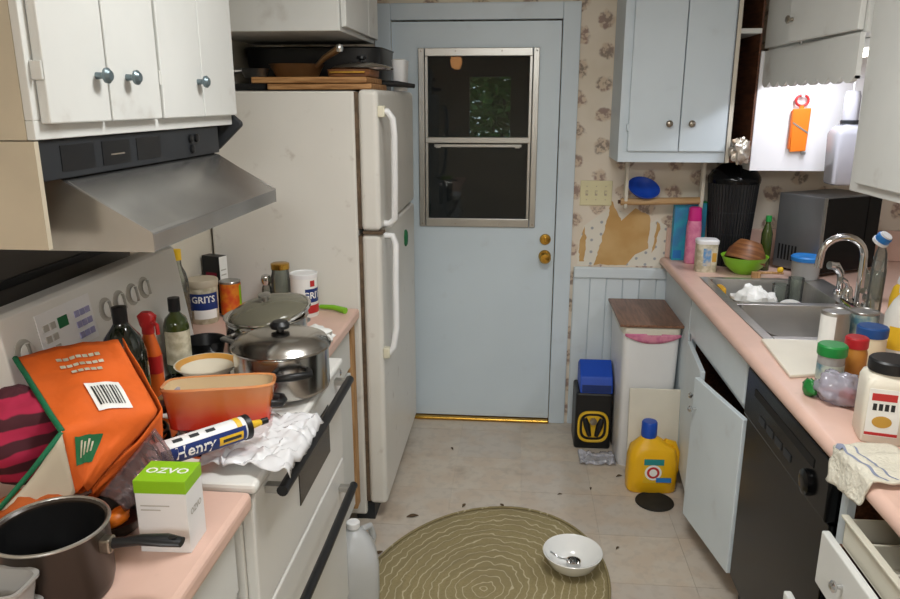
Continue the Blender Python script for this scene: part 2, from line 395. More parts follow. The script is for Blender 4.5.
struct(box('wall_right', 'cream_wall', None, RW, RW + 0.1, FW, BW, -0.06, CH))
struct(box('wall_front', 'cream_wall', None, LW - 0.1, RW + 0.1, FW - 0.1, FW, -0.06, CH))
# back wall with the doorway
DX0, DX1, DH = -0.612, 0.203, 2.035
w = MB(); w.box(LW - 0.1, DX0, BW, BW + 0.12, -0.06, CH); w.box(DX1, RW + 0.1, BW, BW + 0.12, -0.06, CH); w.box(DX0, DX1, BW, BW + 0.12, DH, CH)
wb = struct(w.build('wall_back', 'wallpaper'))
# where the wallpaper is torn away: an older dotted paper and the tan layer under it
def torn(name, m, poly, y0, thick=0.0012):
    pts = []
    for k in range(len(poly)):
        a, b = Vector(poly[k]), Vector(poly[(k + 1) % len(poly)]); n = max(2, int((b - a).length / 0.012))
        for i in range(n):
            p = a.lerp(b, i / n); q = 0.008 * noise.noise(Vector((p.x * 60, p.y * 60, 3.3))); pts.append((p.x + q, p.y + q * 0.7))
    return MB().prism(pts, 'y', y0 - thick, y0).build(name, m, wb, local=True)
torn('torn_wallpaper', 'dotted_paper', [(0.315, 0.862), (0.79, 0.862), (0.79, 1.03), (0.70, 1.10), (0.64, 1.06), (0.55, 1.13), (0.47, 1.15), (0.42, 1.12), (0.34, 1.06), (0.32, 0.98)], BW)
torn('bare_patch', 'tan_underlayer', [(0.40, 0.864), (0.56, 0.866), (0.60, 0.92), (0.66, 0.95), (0.665, 1.05), (0.66, 1.12), (0.585, 1.15), (0.525, 1.09), (0.468, 1.19), (0.455, 1.10), (0.43, 0.98)], BW - 0.0013)
torn('bare_patch', 'tan_underlayer', [(0.325, 0.88), (0.35, 0.88), (0.355, 1.0), (0.345, 1.06), (0.325, 0.99)], BW - 0.0013)
torn('bare_patch', 'tan_underlayer', [(0.68, 0.93), (0.695, 0.95), (0.715, 1.06), (0.70, 1.09), (0.688, 1.0)], BW - 0.0013)
# wainscot of vertical boards and chair rail
tr = struct(box('trim_1', 'blue_paint', None, 0.30, 1.05, BW - 0.008, BW, 0, 0.80))
x = 0.301
for k in range(9):
    wd = 0.082; box('board', 'pale_blue_paint', tr, x + 0.001, min(x + wd - 0.002, 1.05), BW - 0.018, BW - 0.008, 0.0, 0.80, 0.003, local=True); x += wd
struct(box('trim_2', 'pale_blue_paint', None, 0.30, 1.05, BW - 0.03, BW, 0.80, 0.855, 0.006))
# door casing
t = thing('trim_3', None, None, (-0.2, BW, 0), kind='structure')
box('casing_side', 'blue_paint', t, DX1 - 0.002, DX1 + 0.080, BW - 0.022, BW, 0, DH + 0.07, 0.004)
box('casing_side', 'blue_paint', t, DX0 - 0.075, DX0 + 0.002, BW - 0.022, BW, 0, DH + 0.07, 0.004)
box('casing_head', 'blue_paint', t, DX0 + 0.002, DX1 - 0.002, BW - 0.022, BW, DH - 0.005, DH + 0.07, 0.004)
# the door with its storm window
d = thing('door_1', None, None, (-0.2, BW + 0.02, 0), kind='structure')
d['label'] = 'pale blue exterior door with aluminium framed window and brass knob'
WX0, WX1, WZ0, WZ1 = -0.455, 0.072, 1.08, 1.875
Y0, Y1 = BW - 0.005, BW + 0.04
sl = MB(); sl.box(DX0 + 0.004, WX0, Y0, Y1, 0.022, DH - 0.012); sl.box(WX1, DX1 - 0.006, Y0, Y1, 0.022, DH - 0.012)
sl.box(WX0, WX1, Y0, Y1, 0.022, WZ0); sl.box(WX0, WX1, Y0, Y1, WZ1, DH - 0.012)
sl.build('door_slab', 'door_blue', d)
fr = MB()
for (a, b, c, e) in ((WX0 - 0.026, WX0 + 0.004, WZ0 - 0.03, WZ1 + 0.03), (WX1 - 0.004, WX1 + 0.026, WZ0 - 0.03, WZ1 + 0.03), (WX0 + 0.006, WX1 - 0.006, WZ0 - 0.03, WZ0 + 0.012), (WX0 + 0.006, WX1 - 0.006, WZ1 - 0.008, WZ1 + 0.03)):
    fr.box(a, b, Y0 - 0.014, Y0, c, e)
ff = fr.build('window_frame', 'aluminium', d, 0.003)
for (a, b, c, e) in ((WX0 + 0.006, WX0 + 0.02, WZ0, WZ1), (WX1 - 0.02, WX1 - 0.006, WZ0, WZ1)): box('sash_stile', 'aluminium', ff, a, b, Y0 - 0.006, Y0 + 0.012, c, e, 0.002)
box('meeting_rail', 'aluminium', ff, WX0 + 0.006, WX1 - 0.006, Y0 - 0.012, Y0 + 0.012, 1.462, 1.49, 0.003)
box('lower_sash_rail', 'aluminium', ff, WX0 + 0.05, WX1 - 0.05, Y0 - 0.004, Y0 + 0.012, 1.442, 1.456, 0.002)
for xx in (WX0 + 0.07, WX1 - 0.07): box('sash_latch', 'aluminium', ff, xx - 0.012, xx + 0.012, Y0 - 0.014, Y0 - 0.004, 1.438, 1.452, 0.002)
for xx in (WX0 - 0.012, -0.30, -0.08, WX1 + 0.012):
    for zz in (WZ0 - 0.015, WZ1 + 0.015): MB().lathe([(0.004, 0), (0.003, 0.002), (0.0005, 0.0025)], 8, mtx=Matrix.Translation((xx, Y0 - 0.014, zz)) @ Matrix.Rotation(PI / 2, 4, 'X')).build('screw', 'steel_knob', ff)
box('pane', 'window_glass', d, WX0 + 0.006, WX1 - 0.006, Y0 + 0.016, Y0 + 0.02, 1.476, WZ1 - 0.008)
box('pane', 'window_glass', d, WX0 + 0.006, WX1 - 0.006, Y0 + 0.004, Y0 + 0.008, WZ0 + 0.012, 1.462)
for zz, rr in ((0.99, 0.028), (0.905, 0.031)):
    mt = Matrix.Translation((0.152, Y0, zz)) @ Matrix.Rotation(PI / 2, 4, 'X')
    pl = MB().lathe([(rr, 0), (rr, 0.006), (rr * 0.85, 0.012), (0.012, 0.014)], 24, mtx=mt).build('rose_plate' if zz < 0.95 else 'deadbolt', 'brass', d, smooth=True)
    if zz < 0.95: MB().lathe([(0.011, 0.01), (0.011, 0.03), (0.026, 0.045), (0.029, 0.06), (0.022, 0.072), (0.001, 0.075)], 24, mtx=mt).build('knob', 'brass', pl, smooth=True)
    else: MB().box(-0.004, 0.004, -0.014, 0.014, 0.012, 0.024, mtx=mt).build('thumb_turn', 'brass', pl, 0.002)
box('threshold', 'brass', d, DX0 + 0.03, DX1 - 0.002, BW - 0.035, BW + 0.09, 0.0, 0.018, 0.006)
# outside the door: dim porch and a shrub in daylight
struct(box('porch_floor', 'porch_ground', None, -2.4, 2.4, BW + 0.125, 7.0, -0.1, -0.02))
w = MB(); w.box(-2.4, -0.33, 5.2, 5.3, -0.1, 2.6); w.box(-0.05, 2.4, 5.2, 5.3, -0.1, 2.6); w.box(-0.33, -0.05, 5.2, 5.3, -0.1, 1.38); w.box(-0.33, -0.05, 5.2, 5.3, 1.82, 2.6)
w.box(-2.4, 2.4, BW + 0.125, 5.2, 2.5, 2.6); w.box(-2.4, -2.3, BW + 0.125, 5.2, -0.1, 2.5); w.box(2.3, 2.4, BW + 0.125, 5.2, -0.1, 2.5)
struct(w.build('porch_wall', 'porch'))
sh = thing('shrub', 'leafy green shrub in daylight seen through the door window', 'shrub', (-0.02, 6.1, -0.02))
mb = MB()
for k in range(4200):
    p = Vector((random.gauss(-0.2, 0.3), 6.2 + max(-0.6, min(0.6, random.gauss(0, 0.3))), random.uniform(0.5, 2.3))); a = random.uniform(0, 2 * PI); l = random.uniform(0.04, 0.09)
    u = Vector((math.cos(a), math.sin(a), random.uniform(-0.6, 0.6))).normalized() * l; v = u.cross(Vector((random.random(), random.random(), random.random()))).normalized() * l * 0.35
    mb.add([tuple(p - u), tuple(p + v), tuple(p + u), tuple(p - v)], [(0, 1, 2, 3)])
lv = mb.build('foliage', 'leaf', sh); lv['kind'] = 'stuff'
mb = MB()
for k in range(6): mb.tube([(-0.02, 6.1, -0.02), (-0.02 + random.uniform(-0.2, 0.2), 6.1, 0.9), (random.uniform(-0.5, 0.5), 6.1 + random.uniform(-0.2, 0.2), 1.9)], [0.025, 0.015, 0.006], 6)
mb.build('stems', 'bark', sh)

# ================================================================== ceiling lamps
pn = thing('pendant_lamp', 'round globe pendant lamp in the room behind, mirrored in the door glass', 'lamp', (-0.76, -2.0, CH))
MB().lathe([(0.06, 0), (0.055, -0.02), (0.01, -0.03)], 24, c=(-0.76, -2.0, CH)).build('canopy', 'brass', pn, smooth=True)
MB().tube([(-0.76, -2.0, CH - 0.02), (-0.76, -2.0, 2.26)], 0.004, 8).build('cord', 'black_plastic', pn)
MB().lathe([(0.02, 2.27), (0.05, 2.235), (0.07, 2.18), (0.072, 2.15), (0.055, 2.09), (0.03, 2.07), (0.001, 2.065)], 28, c=(-0.76, -2.0, -0.03)).build('globe', 'lamp_amber', pn, smooth=True)
# flush ceiling light over the near end of the kitchen
cl = thing('ceiling_light', 'flush rectangular ceiling light over the kitchen aisle', 'lamp', (0.12, 1.5, CH))
box('frame', 'white_plastic', cl, -0.20, 0.44, 1.32, 1.68, CH - 0.03, CH - 0.001, 0.004); box('diffuser', 'lamp_glass', cl, -0.18, 0.42, 1.34, 1.66, CH - 0.033, CH - 0.03)
area('ceiling_light_source', (0.12, 1.5, CH - 0.036), (0, 0, -1), 0.58, 0.30, 16.5, (0.95, 0.985, 1.0))
cl = thing('ceiling_light', 'long flush ceiling light in the room behind the viewer', 'lamp', (0.1, -1.3, CH))
box('frame', 'white_plastic', cl, -0.52, 0.72, -1.62, -0.98, CH - 0.03, CH - 0.001, 0.004); box('diffuser', 'lamp_glass', cl, -0.5, 0.7, -1.6, -1.0, CH - 0.033, CH - 0.03)
area('rear_ceiling_light_source', (0.1, -1.3, CH - 0.036), (0, 0.35, -1), 1.15, 0.55, 54, (0.95, 0.985, 1.0))

# ================================================================== left: cabinets, hood, range, fridge
CT = 0.91
# upper cabinet over the range
c = thing('wall_cabinet', 'white painted wall cabinet above the range hood with four doors', 'cabinet', (-0.98, 1.66, 1.595))
box('side_panel', 'beige_panel', c, LW, -0.836, 1.226, 1.238, 1.595, 2.40)
mb = MB(); mb.box(LW, -0.836, 1.238, 2.13, 1.595, 2.40); mb.build('body', 'white_paint', c)
ffm = MB(); ffm.box(-0.836, -0.82, 1.226, 2.13, 1.595, 1.628); ffm.box(-0.836, -0.82, 1.226, 1.25, 1.628, 2.40); ffm.box(-0.836, -0.82, 2.10, 2.13, 1.628, 2.40); ffm.box(-0.836, -0.82, 1.65, 1.69, 1.628, 2.40); ffm.build('face_frame', 'white_paint', c, 0.002)
box('end_panel', 'beige_panel', c, LW, -0.822, 1.222, 1.234, 1.405, 1.593)
for (a, b, ky) in ((1.244, 1.444, 1.405), (1.450, 1.660, 1.518), (1.674, 1.896, 1.868), (1.899, 2.122, None)):
    dd = box('door', 'white_paint', c, -0.819, -0.80, a, b, 1.622, 2.37, 0.003)
    if ky: knob('knob', 'grey_metal_knob', dd, (-0.80, ky, 1.707), (1, 0, 0), 0.015, 0.03)
    if ky is None: MB().lathe([(0.004, 0), (0.003, 0.002), (0.0005, 0.002)], 10, mtx=Matrix.Translation((-0.80, 1.935, 1.705)) @ Matrix.Rotation(PI / 2, 4, 'Y')).build('screw_hole', 'dark_void', dd)
for hy in (1.238, 1.667): MB().box(-0.82, -0.799, hy - 0.003, hy + 0.002, 1.695, 1.727).build('hinge', 'white_paint', c, 0.002)
# range hood
h = thing('range_hood', 'stainless range hood with black control strip under the left wall cabinet', 'range hood', (-0.9, 1.69, 1.385))
HY0, HY1 = 1.315, 2.045
prof = [(LW, 1.593), (-0.845, 1.593), (-0.845, 1.520), (-0.83, 1.516), (-0.685, 1.425), (-0.675, 1.42), (-0.675, 1.385), (-0.685, 1.385), (-0.69, 1.412), (-0.84, 1.50), (LW, 1.50)]
MB().prism(prof, 'y', HY0 + 0.003, HY1 - 0.003).build('canopy', 'hood_steel', h, 0.002)
for yy in (HY0, HY1 - 0.003):
    MB().prism([(LW, 1.53), (-0.84, 1.518), (-0.675, 1.422), (-0.675, 1.385), (LW, 1.385)], 'y', yy, yy + 0.003).build('side_panel', 'hood_steel', h)
cs = box('control_strip', 'charcoal', h, -0.845, -0.83, 1.24, HY1, 1.522, 1.593, 0.002)
for yy in (1.86, 1.895, 1.865): MB().lathe([(0.011, 0), (0.011, 0.006), (0.006, 0.008)], 14, mtx=Matrix.Translation((-0.83, yy, 1.568 if yy != 1.865 else 1.542)) @ Matrix.Rotation(PI / 2, 4, 'Y')).build('switch_knob', 'black_plastic', cs)
for yy in (1.36, 1.50, 1.64): box('vent_slot', 'black_plastic', cs, -0.8302, -0.8285, yy - 0.055, yy + 0.055, 1.535, 1.582)
box('badge', 'chrome', cs, -0.83, -0.828, 1.475, 1.53, 1.553, 1.556)
box('grease_filter', 'tin', h, -1.08, -0.72, HY0 + 0.06, HY1 - 0.06, 1.392, 1.402)
# double oven range
r = thing('range', 'white double oven electric range crowded with pots', 'range', (-0.8, 1.68, 0))
RY0, RY1 = 1.292, 2.062; RF = -0.515
box('body', 'appliance_white', r, -1.12, RF - 0.025, RY0, RY1, 0.03, 0.895, 0.004)
box('cooktop', 'appliance_white', r, -1.0, RF + 0.01, RY0, RY1, 0.896, 0.918, 0.008)
for (bx, by, rr) in ((-0.65, 1.49, 0.085), (-0.65, 1.86, 0.10), (-0.86, 1.49, 0.085), (-0.86, 1.86, 0.085)):
    pan = MB().lathe([(rr + 0.015, 0.918), (rr + 0.012, 0.922), (rr, 0.919), (0.01, 0.919)], 28, c=(bx, by, 0)).build('drip_pan', 'chrome', r, smooth=True)
    pts = []
    for k in range(90):
        a = k / 89 * 2 * PI * 3.5; rad = 0.02 + (rr - 0.025) * k / 89; pts.append((bx + rad * math.cos(a), by + rad * math.sin(a), 0.926))
    MB().tube(pts, 0.0045, 6).build('burner_coil', 'black_plastic', r, smooth='all')
bg = MB().prism([(-1.10, 0.918), (-0.955, 0.918), (-0.955, 0.935), (-1.0, 1.245), (-1.01, 1.252), (-1.05, 1.252), (-1.10, 1.2)], 'y', RY0, RY1).build('backguard', 'appliance_white', r, 0.003)
nrm = Vector((0.31, 0, 0.045)).normalized()
def on_bg(y, z): return Vector((-0.955 - 0.045 * (z - 0.935) / 0.31, y, z))
for (ky, kz) in ((1.343, 1.165), (1.655, 1.17), (1.72, 1.172), (1.785, 1.174), (1.85, 1.176)):
    kk = knob('control_knob', 'appliance_white', bg, on_bg(ky, kz), nrm, 0.021, 0.012)
    MB().lathe([(0.029, 0.0), (0.029, 0.0015), (0.024, 0.002)], 28, mtx=Matrix.Translation(on_bg(ky, kz)) @ nrm.to_track_quat('Z', 'Y').to_matrix().to_4x4()).build('dial_ring', 'paper_grey', kk)
    MB().box(-0.003, 0.003, -0.019, 0.019, 0.008, 0.016, mtx=Matrix.Translation(on_bg(ky, kz)) @ nrm.to_track_quat('Z', 'Y').to_matrix().to_4x4()).build('pointer', 'aluminium', kk)
def bgq(name, m, y0, y1, z0, z1, off=0.0015):
    ps = [on_bg(y0, z0), on_bg(y1, z0), on_bg(y1, z1), on_bg(y0, z1)]
    return MB().add([tuple(p) for p in ps] + [tuple(p + nrm * off) for p in ps], [(0, 1, 2, 3), (4, 5, 6, 7), (0, 1, 5, 4), (1, 2, 6, 5), (2, 3, 7, 6), (3, 0, 4, 7)]).build(name, m, bg)
bgq('control_panel', 'white_plastic', 1.40, 1.60, 1.12, 1.225); bgq('display', 'logo_green', 1.468, 1.502, 1.178, 1.202, 0.003)
for q in range(3):
    for s_ in range(2): bgq('button', 'paper_grey', 1.415 + 0.024 * s_, 1.432 + 0.024 * s_, 1.135 + 0.025 * q, 1.149 + 0.025 * q, 0.004)
for q in range(3):
    for s_ in range(3): bgq('button', 'lilac', 1.53 + 0.021 * s_, 1.546 + 0.021 * s_, 1.135 + 0.025 * q, 1.149 + 0.025 * q, 0.004)
for (nm, z0, z1, wz0, wz1, hz) in (('upper_oven_door', 0.60, 0.885, 0.69, 0.835, 0.868), ('lower_oven_door', 0.10, 0.592, 0.20, 0.46, 0.522)):
    od = box(nm, 'appliance_white', r, RF - 0.025, RF, RY0 + 0.004, RY1 - 0.004, z0, z1, 0.005)
    box('window', 'oven_glass', od, RF, RF + 0.0025, 1.60, 1.90, wz0, wz1, 0.002) if nm.startswith('upper') else None
    hd = MB().tube([(RF + 0.04, RY0 + 0.07, hz), (RF + 0.042, (RY0 + RY1) / 2, hz), (RF + 0.04, RY1 - 0.05, hz)], 0.0125, 12).build('handle', 'black_plastic', od, smooth=True)
    for yy in (RY0 + 0.085, RY1 - 0.07): box('handle_bracket', 'tin', hd, RF, RF + 0.04, yy - 0.012, yy + 0.012, hz - 0.009, hz + 0.009, 0.003)
box('kick_drawer', 'appliance_white', r, RF - 0.03, RF - 0.005, RY0 + 0.004, RY1 - 0.004, 0.03, 0.094, 0.004)
t = thing('wall_shade_sheet', 'dark grey sheet added for the shade on the wall behind the range', 'shade sheet', (LW + 0.004, 1.65, 0.92))  # added dark sheet and black strip, standing in for shade on the wall
box('sheet', 'wall_shade_grey', t, LW + 0.001, LW + 0.006, 1.22, 2.06, 0.92, 1.383); box('shade_strip', 'black_plastic', t, LW + 0.006, LW + 0.014, 1.22, 2.06, 1.255, 1.275, 0.002)
# near left base cabinet and counter
b = thing('base_cabinet', 'pale blue base cabinet under the near left counter', 'cabinet', (-0.85, 0.6, 0))
box('body', 'white_paint', b, LW + 0.002, -0.56, -0.2, 1.286, 0.10, 0.868); box('toe_kick', 'charcoal', b, LW + 0.002, -0.61, -0.2, 1.286, 0, 0.10)
for (a, e) in ((0.93, 1.255), (0.57, 0.91), (0.2, 0.55)):
    dw = box('drawer', 'white_paint', b, -0.56, -0.541, a, e, 0.70, 0.845, 0.003)
    knob('knob', 'chrome', dw, (-0.541, (a + e) / 2, 0.77), (1, 0, 0))
    dd = box('door', 'pale_blue_paint', b, -0.56, -0.541, a, e, 0.13, 0.68, 0.003); MB().tube([(-0.541, a + 0.05, 0.60), (-0.515, a + 0.05, 0.60), (-0.515, a + 0.05, 0.66), (-0.541, a + 0.05, 0.66)], 0.005, 8).build('handle', 'chrome', dd, smooth=True)
single(box('countertop', 'pink_laminate', None, LW, -0.51, -0.2, 1.286, 0.869, CT, 0.012, seg=3), 'pink laminate countertop in the near left corner, holding the saucepan', 'countertop')
b = thing('base_cabinet', 'narrow base cabinet between the range and the refrigerator', 'cabinet', (-0.85, 2.35, 0))
box('body', 'white_paint', b, LW, -0.62, 2.075, 2.632, 0.10, 0.868); box('toe_kick', 'charcoal', b, LW, -0.66, 2.075, 2.632, 0, 0.10)
dd = box('door', 'white_paint', b, -0.62, -0.60, 2.09, 2.56, 0.13, 0.68, 0.003); knob('knob', 'chrome', dd, (-0.60, 2.14, 0.62), (1, 0, 0))
dd = box('drawer', 'white_paint', b, -0.62, -0.60, 2.09, 2.56, 0.70, 0.85, 0.003); knob('knob', 'chrome', dd, (-0.60, 2.32, 0.77), (1, 0, 0))
box('raw_edge_strip', 'raw_wood', b, -0.62, -0.596, 2.575, 2.632, 0.10, 0.868)
single(box('countertop', 'pink_laminate', None, LW, -0.575, 2.07, 2.634, 0.869, CT, 0.01, seg=3), 'short pink laminate countertop between range and refrigerator', 'countertop')
# refrigerator
f = thing('refrigerator', 'cream top-freezer refrigerator with grimy sides beside the blue door', 'refrigerator', (-0.85, 3.08, 0))
FY0, FY1, FF = 2.65, 3.56, -0.49
box('body', 'appliance_cream', f, LW + 0.01, -0.575, FY0, FY1, 0.03, 1.695, 0.008)
box('base_grille', 'charcoal', f, -0.62, -0.545, FY0 + 0.02, FY1 - 0.02, 0.0, 0.075)
for (nm, z0, z1) in (('freezer_door', 1.198, 1.70), ('fridge_door', 0.08, 1.188)):
    dd = box(nm, 'appliance_cream', f, -0.562, FF, FY0, FY1, z0, z1, 0.018, seg=4)
    box('gasket', 'gasket', dd, -0.576, -0.561, FY0 + 0.008, FY1 - 0.008, z0 + 0.008, z1 - 0.008)
    if nm[1] == 'r' and nm[0] == 'f' and z0 > 1:
        hp = [(FF - 0.002, 2.672, 1.625), (FF + 0.03, 2.675, 1.625), (FF + 0.047, 2.68, 1.60), (FF + 0.05, 2.69, 1.54), (FF + 0.045, 2.71, 1.35), (FF + 0.04, 2.73, 1.235), (FF + 0.02, 2.735, 1.215), (FF - 0.002, 2.735, 1.215)]
    else:
        hp = [(FF - 0.002, 2.73, 1.17), (FF + 0.03, 2.73, 1.17), (FF + 0.042, 2.725, 1.14), (FF + 0.042, 2.71, 1.0), (FF + 0.045, 2.69, 0.82), (FF + 0.035, 2.675, 0.745), (FF + 0.02, 2.67, 0.725), (FF - 0.002, 2.67, 0.725)]
    hd = MB().tube(hp, 0.0125, 10).build('handle', 'white_plastic', dd, smooth=True)
    e = hp[0] if z0 > 1 else hp[-1]
    box('handle_base', 'handle_ivory', hd, FF - 0.002, FF + 0.022, e[1] - 0.017, e[1] + 0.017, e[2] - 0.02, e[2] + 0.02, 0.004)
box('hinge', 'gasket', f, -0.555, FF + 0.008, FY0 - 0.004, FY0 + 0.05, 1.188, 1.198)
gm = MB().lathe([(0.03, 0), (0.03, 0.006), (0.022, 0.012), (0.001, 0.013)], 7, mtx=Matrix.Translation((FF, 3.24, 1.07)) @ Matrix.Rotation(PI / 2, 4, 'Y') @ Matrix.Diagonal((1.3, 0.9, 1, 1))).build('magnet', 'logo_green')
single(gm, 'small green magnet on the refrigerator door', 'magnet')
# cabinet over the refrigerator
c = thing('wall_cabinet', 'white wall cabinet hung above the refrigerator', 'cabinet', (-0.87, 3.15, 1.895))
box('body', 'white_paint', c, LW, -0.618, 2.66, 3.30, 1.895, 2.40, 0.003)
for (a, e) in ((2.68, 3.08), (3.09, 3.285)):
    dd = box('door', 'white_paint', c, -0.617, -0.598, a, e, 1.91, 2.37, 0.003)

# ================================================================== right: wall cabinets
c = thing('wall_cabinet', 'pale blue two-door wall cabinet on the back wall beside an open bay', 'cabinet', (0.74, 3.54, 1.40))
box('body', 'blue_paint', c, 0.445, 0.905, 3.395, BW - 0.002, 1.40, 2.40)
ffm = MB(); ffm.box(0.445, 0.485, 3.38, 3.395, 1.40, 2.40); ffm.box(0.485, 0.905, 3.38, 3.395, 1.40, 1.455); ffm.box(0.89, 0.905, 3.38, 3.395, 1.455, 2.40); ffm.build('face_frame', 'blue_paint', c)
for (a, e, kx) in ((0.482, 0.699, 0.652), (0.703, 0.897, 0.747)):
    dd = box('door', 'blue_paint', c, a, e, 3.362, 3.38, 1.448, 2.36, 0.003); knob('knob', 'steel_knob', dd, (kx, 3.362, 1.566), (0, -1, 0), 0.015, 0.026)
MB().box(0.474, 0.486, 3.355, 3.38, 1.535, 1.565).build('hinge', 'blue_paint', c, 0.002)
bay = MB(); bay.box(0.906, 0.92, 3.372, BW - 0.002, 1.40, 2.40); bay.box(1.012, 1.02, 3.40, BW - 0.002, 1.40, 2.40); bay.box(0.92, 1.012, 3.39, BW - 0.002, 1.40, 1.412)
bay.build('open_bay', 'dark_wood', c); box('bay_edge', 'cream_wall', c, 0.905, 0.921, 3.366, 3.3715, 1.40, 2.40); box('bay_back', 'dark_wood', c, 0.92, 1.012, BW - 0.012, BW - 0.003, 1.412, 2.40)
box('bay_shelf', 'white_paint', c, 0.92, 1.012, 3.385, BW - 0.013, 1.935, 1.955)
c = thing('wall_cabinet', 'white wall cabinet over the sink with scalloped valance and a bright end panel', 'cabinet', (1.2, 2.95, 1.72))
MB().box(1.075, 1.40, 2.49, 3.022, 1.865, 2.40).box(1.075, 1.40, 3.043, 3.40, 1.865, 2.40).build('body', 'white_paint', c); box('slot_back', 'dark_void', c, 1.385, 1.40, 3.0225, 3.0425, 1.865, 2.40)
for (a, e, k) in ((2.505, 3.018, 0), (3.045, 3.395, 1)):
    if k == 0:
        t_ = MB(); ang = math.radians(4); mt = Matrix.Translation((1.074, a, 0)) @ Matrix.Rotation(ang, 4, 'Z')
        dd = t_.box(-0.019, 0, 0, e - a, 1.872, 2.37, mtx=mt).build('door', 'white_paint', c, 0.003)
        knob('knob', 'steel_knob', dd, tuple(mt @ Vector((-0.019, e - a - 0.03, 1.95))), (-1, 0, 0), 0.015, 0.026)
    else:
        dd = box('door', 'white_paint', c, 1.055, 1.074, a, e, 1.875, 2.37, 0.003)
poly = [(2.49, 1.864), (2.49, 1.728)]
n = 9
for k in range(n * 6 + 1):
    u = k / (n * 6); poly.append((2.49 + 0.91 * u, 1.715 + 0.022 * (1 - abs(math.sin(PI * u * n)) ** 0.7)))
poly += [(3.40, 1.864)]
MB().prism(poly, 'x', 1.06, 1.075).build('valance', 'white_paint', c)
box('end_panel', 'white_laminate', c, 1.047, 1.56, 3.402, 3.42, 1.365, 1.864)
box('end_block', 'white_paint', c, 1.047, 1.56, 3.421, BW - 0.002, 1.365, 1.86)
c.location.x -= 0.024
c = thing('wall_cabinet', 'tall white wall cabinet at the right edge, nearest the viewer', 'cabinet', (1.22, 1.9, 1.385))
box('body', 'white_paint', c, 1.062, 1.40, 1.3, 2.484, 1.385, 2.40, 0.003)
for (a, e) in ((1.92, 2.47), (1.32, 1.90)):
    dd = box('door', 'white_paint', c, 1.043, 1.061, a, e - (0.06 if e > 2 else 0), 1.415, 2.37, 0.004); knob('knob', 'steel_knob', dd, (1.043, 1.95 if a > 1.9 else 1.87, 1.52), (-1, 0, 0))

# fluorescent fitting behind the valance
t = thing('under_cabinet_light', 'fluorescent strip light hidden behind the scalloped valance', 'lamp', (1.21, 2.95, 1.864))
box('housing', 'white_plastic', t, 1.15, 1.27, 2.58, 3.34, 1.835, 1.8635, 0.004)
MB().tube([(1.21, 2.60, 1.822), (1.21, 3.32, 1.822)], 0.012, 12).build('tube', 'lamp_glass', t, smooth=True)
area('under_cabinet_light_source', (1.21, 2.96, 1.806), (0, 0, -1), 0.05, 0.70, 4.2, (0.86, 0.90, 1.0))

# ================================================================== right: counter, sink, base units, dishwasher
SX0, SX1, SY0, SY1 = 0.835, 1.255, 2.39, 3.235
w = MB(); z0 = 0.869
w.box(0.74, SX0, 0.3, 3.69, z0, CT); w.box(SX1, RW - 0.002, 0.3, 3.69, z0, CT); w.box(SX0, SX1, 0.3, SY0, z0, CT); w.box(SX0, SX1, SY1, 3.69, z0, CT)
ct = thing('countertop', 'long pink laminate countertop holding the sink along the right side', 'countertop', (1.3, 2.0, 0.869))
o = w.build('slab', 'pink_laminate', ct)
MB().tube([(0.741, 0.3, 0.89), (0.741, 2.0, 0.89), (0.741, 3.69, 0.89)], 0.0205, 14).build('rounded_edge', 'pink_laminate', ct, smooth=True)
single(box('backsplash', 'pink_laminate', None, 0.745, RW - 0.002, BW - 0.02, BW - 0.001, CT + 0.0005, 1.06, 0.004), 'pink laminate backsplash strip along the back wall', 'backsplash')
s = thing('sink', 'stainless double bowl sink set in the pink counter', 'sink', (1.05, 2.81, 0.73))
rim = MB(); zt = CT + 0.0045
B = ((SX0 + 0.012, SX1 - 0.012, 2.842, SY1 - 0.014), (SX0 + 0.012, SX1 - 0.012, SY0 + 0.014, 2.80))
rim.box(SX0 - 0.022, B[0][0], SY0 - 0.02, SY1 + 0.02, CT + 0.0005, zt); rim.box(B[0][1], SX1 + 0.085, SY0 - 0.02, SY1 + 0.02, CT + 0.0005, zt)
rim.box(B[0][0], B[0][1], SY0 - 0.02, B[1][2], CT + 0.0005, zt); rim.box(B[0][0], B[0][1], B[0][3], SY1 + 0.02, CT + 0.0005, zt); rim.box(B[0][0], B[0][1], B[1][3], B[0][2], CT - 0.004, zt)
rim.build('rim', 'stainless', s, 0.002)
for (x0, x1, y0, y1) in B:
    cx, cy, a, e = (x0 + x1) / 2, (y0 + y1) / 2, (x1 - x0) / 2, (y1 - y0) / 2
    rl = [superring(cx, cy, a, e, zt - 0.001, 40, 9), superring(cx, cy, a - 0.004, e - 0.004, CT - 0.02, 40, 9), superring(cx, cy, a - 0.012, e - 0.012, CT - 0.15, 40, 8), superring(cx, cy, a - 0.035, e - 0.035, CT - 0.17, 40, 6), superring(cx, cy, 0.04, 0.04, CT - 0.174, 40, 2)]
    mb = MB().rings(rl, False); n = len(mb.v); mb.f.append(tuple(range(n - 40, n)))
    bw_ = mb.build('basin', 'stainless', s, smooth=True)
    MB().lathe([(0.042, 0), (0.042, 0.003), (0.03, 0.004), (0.02, 0.0015), (0.001, 0.001)], 20, c=(cx, cy, CT - 0.1735)).build('drain', 'chrome', bw_, smooth=True)
